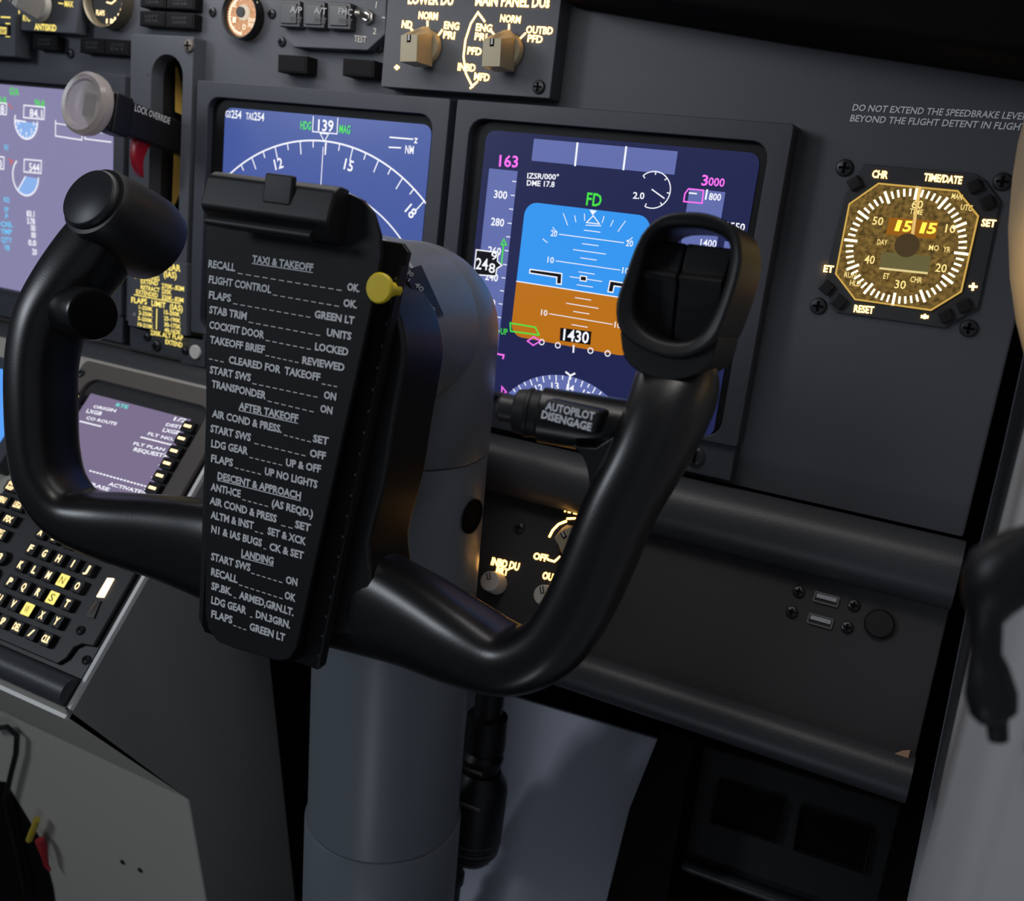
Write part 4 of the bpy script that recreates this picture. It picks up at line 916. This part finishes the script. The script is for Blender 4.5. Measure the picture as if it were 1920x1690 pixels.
# ---- servo canister behind the column
Zc_=-.005; VC=Frame((0,-.4,Zc_),0); q=Pix(VC); T=Thing(VC,'servo_canister','black canister with pins, hanging half hidden behind the right side of the column','actuator',(*q(895,1500),0))
c_=q(893,1520,-.03); sc_=VC.mpp(895,1520,-.03)
uu=lambda y: q(896,y,-.03)[1]
def vl(bm,prof_,dx=0): # prof_: (radius in picture rows, picture row)
    return lathe(bm,(c_[0]+dx,0,-.03),(0,-1,0),[(r_*sc_,-uu(y)) for r_,y in prof_],32)
bm=B(); vl(bm,[(0,1440),(34,1441),(46,1462),(49,1475),(49,1575),(46,1595),(34,1612),(0,1618)]); T.add('canister_body',bm,mat('canister_black',(30,31,35),.4))
bm=B(); vl(bm,[(24,1200),(24,1330),(34,1335),(36,1395),(30,1402),(36,1412),(30,1441)]); T.add('neck',bm,SATIN)
bm=B(); vl(bm,[(15,1610),(15,1650),(19,1655),(19,1675),(15,1680),(15,1715)],-.012); T.add('output_rod',bm,SATIN)
m3=uu(1588)
for (x0,y0),(x1,y1) in (((850,1434),(903,1453)),((850,1502),(899,1520))):
    bm=B(); tube(bm,[(*q(x0,y0,.03),.03),(*q(x1,y1,.03),.03)],.0013,10); T.add('pin',bm,STEEL)
bm=B(); 
for k,w_ in enumerate((.0016,.0006,.0022,.0006,.0006)):
    u=m3+.010-k*.0034; tube(bm,[Vector((c_[0]+49*sc_*math.sin(R(a)),u,-.03+49*sc_*math.cos(R(a)))) for a in range(-20,75,10)],w_*.5,4)
T.add('label_lines',bm,DIMP)

# ================================================================ control wheel
YT=Thing(YK,'control_wheel','black two-handled aircraft control wheel in the foreground','control wheel',(0,-.044,0))
half=[(0,-.0445,-.0170,.0290,.0172),(.040,-.0437,-.0165,.0265,.0176),(.0711,-.0433,-.0120,.0225,.0182),(.103,-.0443,-.0055,.0182,.0188),(.1270,-.0432,-.002,.0142,.0186),(.1430,-.0315,0,.0138,.0186),(.1515,-.0145,0,.0136,.0188),(.1570,.0070,-.001,.0138,.0190),(.1618,.0320,-.003,.0140,.0190)]
halfR=[(a+.0004*min(1,a/.12),u,w,h,d) for a,u,w,h,d in half]+[(.1680,.0520,-.006,.0148,.0190),(.1715,.0700,-.011,.0160,.0180),(.1722,.0840,-.017,.0165,.0150),(.1715,.0940,-.022,.0120,.0100)]
halfL=[(a+.0064*min(1,a/.12),u,w,h,d) for a,u,w,h,d in half]+[(.1685,.0550,-.007,.0148,.0195),(.1635,.0740,-.013,.0165,.0195),(.1570,.0930,-.021,.0178,.0190),(.1515,.1080,-.026,.0160,.0170)]
def rim(bm):
    st=[(-a,u,w,h,d) for a,u,w,h,d in halfL[::-1]]+halfR[1:]
    pts=[]
    n=len(st); sub=5
    A=np.array(st)
    for i in range(n-1):
        p0=A[max(i-1,0)];p1=A[i];p2=A[i+1];p3=A[min(i+2,n-1)]
        for k in range(sub):
            t=k/sub; pts.append(.5*((2*p1)+(-p0+p2)*t+(2*p0-5*p1+4*p2-p3)*t*t+(-p0+3*p1-3*p2+p3)*t**3))
    pts.append(A[-1]); N_=24; rings=[]
    for i,p in enumerate(pts):
        d=pts[min(i+1,len(pts)-1)]-pts[max(i-1,0)]; d=Vector((d[0],d[1],d[2])).normalized()
        nz=Vector((0,0,1)); x=d.cross(nz).normalized(); z=x.cross(d)
        rg=[]
        for k in range(N_):
            a=2*math.pi*k/N_; c,s_=math.cos(a),math.sin(a); e=2/2.6
            rg.append(bm.verts.new(Vector(p[:3])+x*(p[3]*math.copysign(abs(c)**e,c))+z*(p[4]*math.copysign(abs(s_)**e,s_))))
        rings.append(rg)
    for a,b in zip(rings,rings[1:]):
        for k in range(N_): j=(k+1)%N_; bm.faces.new((a[k],a[j],b[j],b[k]))
    bm.faces.new(rings[0][::-1]); bm.faces.new(rings[-1]); return bm
rimo=YT.add('handle_bar',rim(B()),YOKE,subsurf=1)
def smooth_loop(P,n=3):
    out=[]; N=len(P)
    for i in range(N):
        p0,p1,p2,p3=[np.array(P[(i+k-1)%N]) for k in range(4)]
        for k in range(n):
            t=k/n; v=.5*((2*p1)+(-p0+p2)*t+(2*p0-5*p1+4*p2-p3)*t*t+(-p0+3*p1-3*p2+p3)*t**3); out.append((float(v[0]),float(v[1])))
    return out
# hub with its neck down to the bar
hp_=[(.0365,.1096),(.0531,.0941),(.0604,.0783),(.0606,.0611),(.0597,.0463),(.0591,.0178),(.0555,-.0109),(.0600,-.0300),(.0560,-.0560)]
hp_=[(a-.0042,b) for a,b in hp_]
hubp=[(0,.119),(.020,.117)]+hp_+[(-a*.72,b) for a,b in hp_[::-1]]+[(-.020,.117)]
bm=B(); prism(bm,smooth_loop(hubp),-.034,.0015); hub=YT.add('hub',bm,YOKE,bevel=.006,seg=4)
bm=B(); lathe(bm,(dm[0],dm[1],-.0338),(0,0,1),[(.0415,0),(.0425,.001),(.0425,.008),(.0400,.011)],48); YT.add('hub_disc',bm,YOKE,hub)
# right handle: frame with trim switches
q=Pix(YK,1,0,0,.004)
def rot2(P,c,an): return [(c[0]+(x-c[0])*math.cos(an)-(y-c[1])*math.sin(an),c[1]+(x-c[0])*math.sin(an)+(y-c[1])*math.cos(an)) for x,y in P]
ro=q.L((1290,396),(1340,404),(1378,430),(1390,475),(1384,520),(1362,590),(1338,640),(1290,668),(1235,668),(1185,645),(1158,615),(1153,570),(1170,515),(1200,440),(1240,404))
ri=q.L((1285,424),(1325,430),(1356,446),(1364,470),(1357,520),(1336,580),(1312,622),(1280,640),(1238,636),(1205,618),(1186,592),(1184,562),(1196,510),(1212,455),(1240,428))
ro=smooth_loop(ro); ri=smooth_loop(ri)
if area2(ro)<0: ro=ro[::-1]; ri=ri[::-1]
bm=B(); ring(bm,ro,ri,-.034,.004,-.030,.0015); sh=YT.add('switch_frame',bm,SATIN,bevel=.0024,seg=4)
ch=q.L((1160,606),(1200,640),(1250,655),(1300,648),(1338,618),(1343,640),(1330,678),(1300,703),(1250,714),(1205,704),(1174,684),(1160,655))
bm=B(); prism(bm,smooth_loop(ch,2),-.032,.0005); YT.add('frame_chin',bm,SATIN,sh,bevel=.0045,seg=4)
qs=Pix(YK,1,0,0,-.008)
for P in ([(1202,447),(1284,456),(1254,642),(1168,624)],[(1287,456),(1374,466),(1332,652),(1258,644)]):
    PP=qs.L(*P); (x0,y0),(x1,y1),(x2,y2),(x3,y3)=PP
    bm=B()
    secs=[(0,-.009),(.28,-.0065),(.34,-.0035),(.42,-.0060),(1,-.0105)]
    A=[]; 
    for f,w_ in secs:
        l_=(x0+(x3-x0)*f,y0+(y3-y0)*f); r_=(x1+(x2-x1)*f,y1+(y2-y1)*f); A.append((bm.verts.new((*l_,w_)),bm.verts.new((*r_,w_)),bm.verts.new((*r_,-.024)),bm.verts.new((*l_,-.024))))
    for a,b in zip(A,A[1:]):
        for k in range(4): j=(k+1)%4; bm.faces.new((a[k],b[k],b[j],a[j]))
    bm.faces.new(A[0]); bm.faces.new(A[-1][::-1]); YT.add('trim_switch',bm,BLACK,bevel=.0008)
# autopilot button stub on the right handle, its twin on the left
sR=q.v(1246,815,-.013); sT=q.v(938,765,.002); dS=(sT-sR); LS_=dS.length; dS.normalize(); L0=(q.v(1138,792,-.006)-sT).length
e_=lambda f_: LS_-(1-f_)*L0
bm=B(); lathe(bm,tuple(sR),dS,[(.0122,0),(.0120,.006),(.0116,.012),(.0114,e_(.60)),(.0106,e_(.62))],32); stub=YT.add('button_stub',bm,YOKE)
bm=B(); lathe(bm,tuple(sR),dS,[(.0098,e_(.60)),(.0098,e_(.70)),(.0102,e_(.71)),(.0102,e_(.74)),(.0096,e_(.75)),(.0088,e_(.84)),(.0075,e_(.86))],32); YT.add('collar',bm,BLACK,stub)
bm=B(); lathe(bm,tuple(sR),dS,[(.0056,e_(.85)),(.0056,e_(.99)),(.0045,e_(1.02)),(0,e_(1.02))],24); YT.add('push_button',bm,mat('button_face_grey',(40,40,42),.4),stub)
# the web that blends the stub into the handle
bm=B(); wb=q.L((1075,832),(1120,838),(1180,800),(1240,800),(1200,960),(1120,930),(1104,880),(1095,855)); prism(bm,smooth_loop(wb,2),-.010,.006); YT.add('stub_web',bm,YOKE,stub,bevel=.004,seg=4)
ql=Pix(YK,2.485,850,180,.0112); bm=B(); PL=ql.L((432,1408),(690,1470),(655,1582),(398,1510)); cx=sum(p[0] for p in PL)/4; cy=sum(p[1] for p in PL)/4
bm=B(); prism(bm,PL,.000,.0114); lab=YT.add('label_plate',bm,mat('label_black',(27,27,29),.5),stub,bevel=.0014)
ql.w=.0117
bm=B(); ql.t(bm,'AUTOPILOT',428,1460,655,1512,36,0,bold=.035); ql.t(bm,'DISENGAGE',408,1500,640,1562,36,0,bold=.035); YT.add('label_text',bm,mat('label_print',(238,240,246),.6),stub,smooth=False)
eL=YK.l(175,590,.000); bm=B(); p=Vector((eL[0],eL[1],.0)); dL=Vector((.82,.05,.28)).normalized()
lathe(bm,tuple(p-dL*.036),dL,[(.0160,0),(.0145,.010),(.0136,.018),(.0136,.0345),(.0128,.0360),(0,.0360)],36); ls=YT.add('button_stub',bm,YOKE)
bm=B(); lathe(bm,tuple(p),dL,[(.0118,0),(.0118,.0010),(.0105,.0016),(0,.0016)],32); YT.add('push_button',bm,VOID,ls)
# left handle: round-ended grip head
wd=-.006; dc=YK.l(165,370,wd); dc0=Vector((*dc,wd)); ax_=Vector((.05,-.42,-1)).normalized()
bm=B(); lathe(bm,tuple(dc0+ax_*.004),ax_,[(.0160,-.001),(.0188,.000),(.0200,.003),(.0212,.012),(.0232,.026),(.0238,.036),(.0220,.044),(.0150,.049),(.0,.050)],44,1.0,1.06); hd=YT.add('grip_head',bm,SATIN)
bm=B(); lathe(bm,tuple(dc0+ax_*.003),-ax_,[(.0168,0),(.0168,.0012),(.0158,.0030),(.0150,.0036),(.0,.0040)],44,1.0,1.06); YT.add('round_button',bm,mat('round_button_black',(30,32,36),.42,spec=.5),hd)

# ================================================================ checklist board on the wheel
q7=Pix(YK,2.8167,360,300,.0160); q8=Pix(YK,2.8167,360,840,.0160); q1=Pix(YK,1,0,0,.0160)
CB=Thing(YK,'checklist_board','black tapered checklist board with white printed lines, clipped to the wheel centre','board',(0,.03,.006))
bp=q1.L((386,400),(385,1150),(390,1180),(408,1204),(440,1217),(520,1240),(540,1237),(555,1215),(700,560),(714,480),(712,440),(700,400),(680,375),(655,363),(560,350),(450,340),(410,352),(392,375))
bm=B(); prism(bm,bp,.0135,.0160); CB.add('plate',bm,mat('board_black',(24,25,28),.6,spec=.25),bevel=.0006)
ROWS=[(q7,[('RECALL',88,566,230,588),('OK.',820,688,886,698)],[(240,598,805,692,13)]),
(q7,[('FLIGHT CONTROL',90,648,420,704),('OK.',800,772,873,784)],[(425,712,790,776,9)]),
(q7,[('FLAPS',90,730,208,750),('GREEN LT',648,832,858,868)],[(216,758,638,834,11)]),
(q7,[('STAB TRIM',92,808,290,845),('UNITS',712,928,842,951)],[(298,856,690,930,10)]),
(q7,[('COCKPIT DOOR',92,888,383,944),('LOCKED',650,1003,826,1034)],[(388,952,640,1003,7)]),
(q7,[('TAKEOFF BRIEF',95,966,385,1022),('REVIEWED',583,1075,806,1116)],[(388,1032,573,1073,6)]),
(q7,[('CLEARED FOR  TAKEOFF',195,1072,678,1168)],[(90,1050,178,1070,3),(685,1182,778,1200,3)]),
(q7,[('START SWS',95,1125,312,1170),('ON',697,1258,762,1271)],[(318,1180,675,1256,10)]),
(q7,[('TRANSPONDER',105,1200,392,1264),('ON',678,1330,742,1344)],[(398,1272,655,1334,7)]),
(q7,[('AIR COND & PRESS.',107,1356,475,1442),('SET',640,1488,722,1505)],[(485,1452,638,1492,5)]),
(q7,[('START SWS',98,1435,312,1486),('OFF',623,1565,708,1583)],[(328,1496,612,1566,8)]),
(q7,[('LDG GEAR',103,1515,297,1557),('UP & OFF',497,1615,682,1652)],[(303,1570,487,1615,6)]),
(q8,[('FLAPS',102,72,218,98),('UP NO LIGHTS',385,140,663,213)],[(226,104,375,142,5)]),
(q8,[('ANTI-ICE',100,222,258,262),('(AS REQD.)',422,308,640,368)],[(266,272,412,312,5)]),
(q8,[('AIR COND & PRESS',95,294,448,394),('SET',545,420,627,442)],[(470,408,545,428,2)]),
(q8,[('ALTM & INST',100,370,327,430),('SET & XCK',400,455,603,514)],[(332,440,386,456,2)]),
(q8,[('N1 & IAS BUGS',103,445,370,522),('CK & SET',410,538,590,588)],[(378,530,400,538,1)]),
(q8,[('START SWS',102,590,310,652),('ON',497,714,558,729)],[(312,660,487,714,6)]),
(q8,[('RECALL',102,670,242,714),('OK',490,794,548,813)],[(248,722,490,800,8)]),
(q8,[('SP.BK.',103,745,212,780),('ARMED,GRN.LT.',250,793,538,888)],[(220,788,242,796,1)]),
(q8,[('LDG GEAR',103,820,288,878),('DN.3GRN.',338,895,520,954)],[(306,890,328,898,1)]),
(q8,[('FLAPS',103,893,215,928),('GREEN LT',305,960,492,1022)],[(218,936,295,964,3)])]
bm=B()
for k,words,dashes in ROWS:
    for t_,x0,y0,x1,y1 in words: k.t(bm,t_,x0,y0,x1,y1,38,bold=.038)
    for x0,y0,x1,y1,n_ in dashes:
        for i in range(n_):
            f0=(i+.08)/n_; f1=(i+.72)/n_; k.s_(bm,[(x0+(x1-x0)*f0,y0+(y1-y0)*f0),(x0+(x1-x0)*f1,y0+(y1-y0)*f1)],5)
for k,t_,x0,y0,x1,y1 in ((q7,'TAXI & TAKEOFF',319,540,641,588),(q7,'AFTER TAKEOFF',248,1315,562,1384),(q8,'DESCENT & APPROACH',136,163,576,272),(q8,'LANDING',262,572,432,617)):
    k.t(bm,t_,x0,y0,x1,y1,37,bold=.04); k.s_(bm,[(x0,y0+7),(x1,y1+8)],5)
CB.add('checklist_text',bm,CHKP,smooth=False,label='white printed checklist lines')
bkR=[(.0534,.1122),(.0377,-.0722)]; bk=[(.0534,.1122),(.0540,.118),(.0500,.1215),(-.0500,.1215),(-.0540,.118),(-.0534,.1122),(-.0377,-.0722),(-.035,-.0755),(.035,-.0755),(.0377,-.0722)]
bm=B(); prism(bm,bk,.0018,.0045); bpk=CB.add('back_plate',bm,SATIN,bevel=.0006)
bm=B(); prism(bm,[(a*.72,b*.96) for a,b in bk],.0045,.0135); CB.add('spacer',bm,VOID,smooth=False)
bm=B(); 
va=[]
for (a,u) in ((.0534,.1122),(.0377,-.0722)): va.append([bm.verts.new((a+dx,u,w_)) for dx,w_ in ((-.0012,.0044),(.0002,.0044),(.0002,.0078),(-.0012,.0078))])
for k in range(4): j=(k+1)%4; bm.faces.new((va[0][k],va[0][j],va[1][j],va[1][k]))
bm.faces.new(va[0]); bm.faces.new(va[1][::-1]); CB.add('side_rail',bm,SATIN,smooth=False)
for k in range(19):
    f=(k+.6)/19; a=.0534+(.0377-.0534)*f-.0032; u=.1122+(-.0722-.1122)*f
    bm=B(); lathe(bm,(a,u,.0045),(0,0,1),[(.0007,0),(.0007,.0004),(0,.0005)],8); CB.add('rivet',bm,FAINT)
a=YK.l(709,540,.0185); bm=B(); lathe(bm,(*a,.0045),(0,0,1),[(.0030,0),(.0030,.0116),(.0062,.0117),(.0064,.0132),(.0058,.0140),(0,.0141)],32); CB.add('yellow_button',bm,YEL,label='round yellow button')
# spring clip at the top of the board
qa=YK.l(402,385,.020); qb=YK.l(640,412,.020)
bm=B(); pr=[(.1185,.0160),(.1165,.0185),(.1225,.0275),(.1250,.0290),(.1375,.0265),(.1400,.0225),(.1395,.0160)]
A=[bm.verts.new((qa[0],u,w_)) for u,w_ in pr]; Bv=[bm.verts.new((qb[0],u,w_)) for u,w_ in pr]; bm.faces.new(A); bm.faces.new(Bv[::-1])
for i in range(len(pr)): j=(i+1)%len(pr); bm.faces.new((A[j],A[i],Bv[i],Bv[j]))
clip=CB.add('clip',bm,BLACK,bevel=.0012)
lp0=YK.l(390,414,.030); lp1=YK.l(586,443,.030); bm=B(); tube(bm,[(*lp0,.030),(*lp1,.030)],.0021,12); CB.add('clip_lip',bm,BLACK,clip)
bm=B(); box(bm,(qa[0]+qb[0])/2-.001,(qa[0]+qb[0])/2+.014,.1290,.1415,.0255,.0285); CB.add('clip_tab',bm,BLACK,clip,bevel=.001)

# ================================================================ glareshield, wall trim and the lever at the right edge
bm=B(); gp=[(-.75,.135),(-.10,.130),(.0635,.112),(.0635,.0540),(.1892,.0390),(.3032,.0267),(.3400,.0222),(.3400,.20),(-.75,.20)]
prism(bm,gp,-.0148,.055); single(PF,'glareshield',bm,VOID,'black glareshield overhanging the top right of the panel','shield',at=(0,.1,0),bevel=.004)
bm=B(); rows_=[(1935,150),(1921,220),(1908,270),(1898,335),(1890,430),(1893,520),(1905,605),(1921,670),(1940,740)]
pts=[]; rad=[]
for px,py in rows_:
    P=inv(px,py,.09); pts.append((.3650,P[1],.09)); rad.append(.3650-P[0])
tube(bm,pts,rad,24); structure('trim_2',bm,mat('trim_beige',(170,150,120),.6))
Zl=.30; VL=Frame((0,-.2,Zl),0); q=Pix(VL); m_=VL.mpp(1870,1150)
bm=B(); L_=[(2010,960,30),(1950,1010,34),(1915,1035,50),(1885,1068,66),(1868,1098,64),(1852,1135,46),(1848,1165,30),(1848,1225,28),(1852,1250,36),(1858,1300,46),(1862,1335,42),(1865,1348,30),(1869,1354,20),(1872,1388,18)]
tube(bm,[(*q(x,y),0) for x,y,_ in L_],[r_*m_ for _,_,r_ in L_],18)
lv=single(VL,'hanging_lever',bm,SATIN,'blurred black knobbed lever hanging in front of the pale right wall','lever',at=(*q(1870,1150),0))
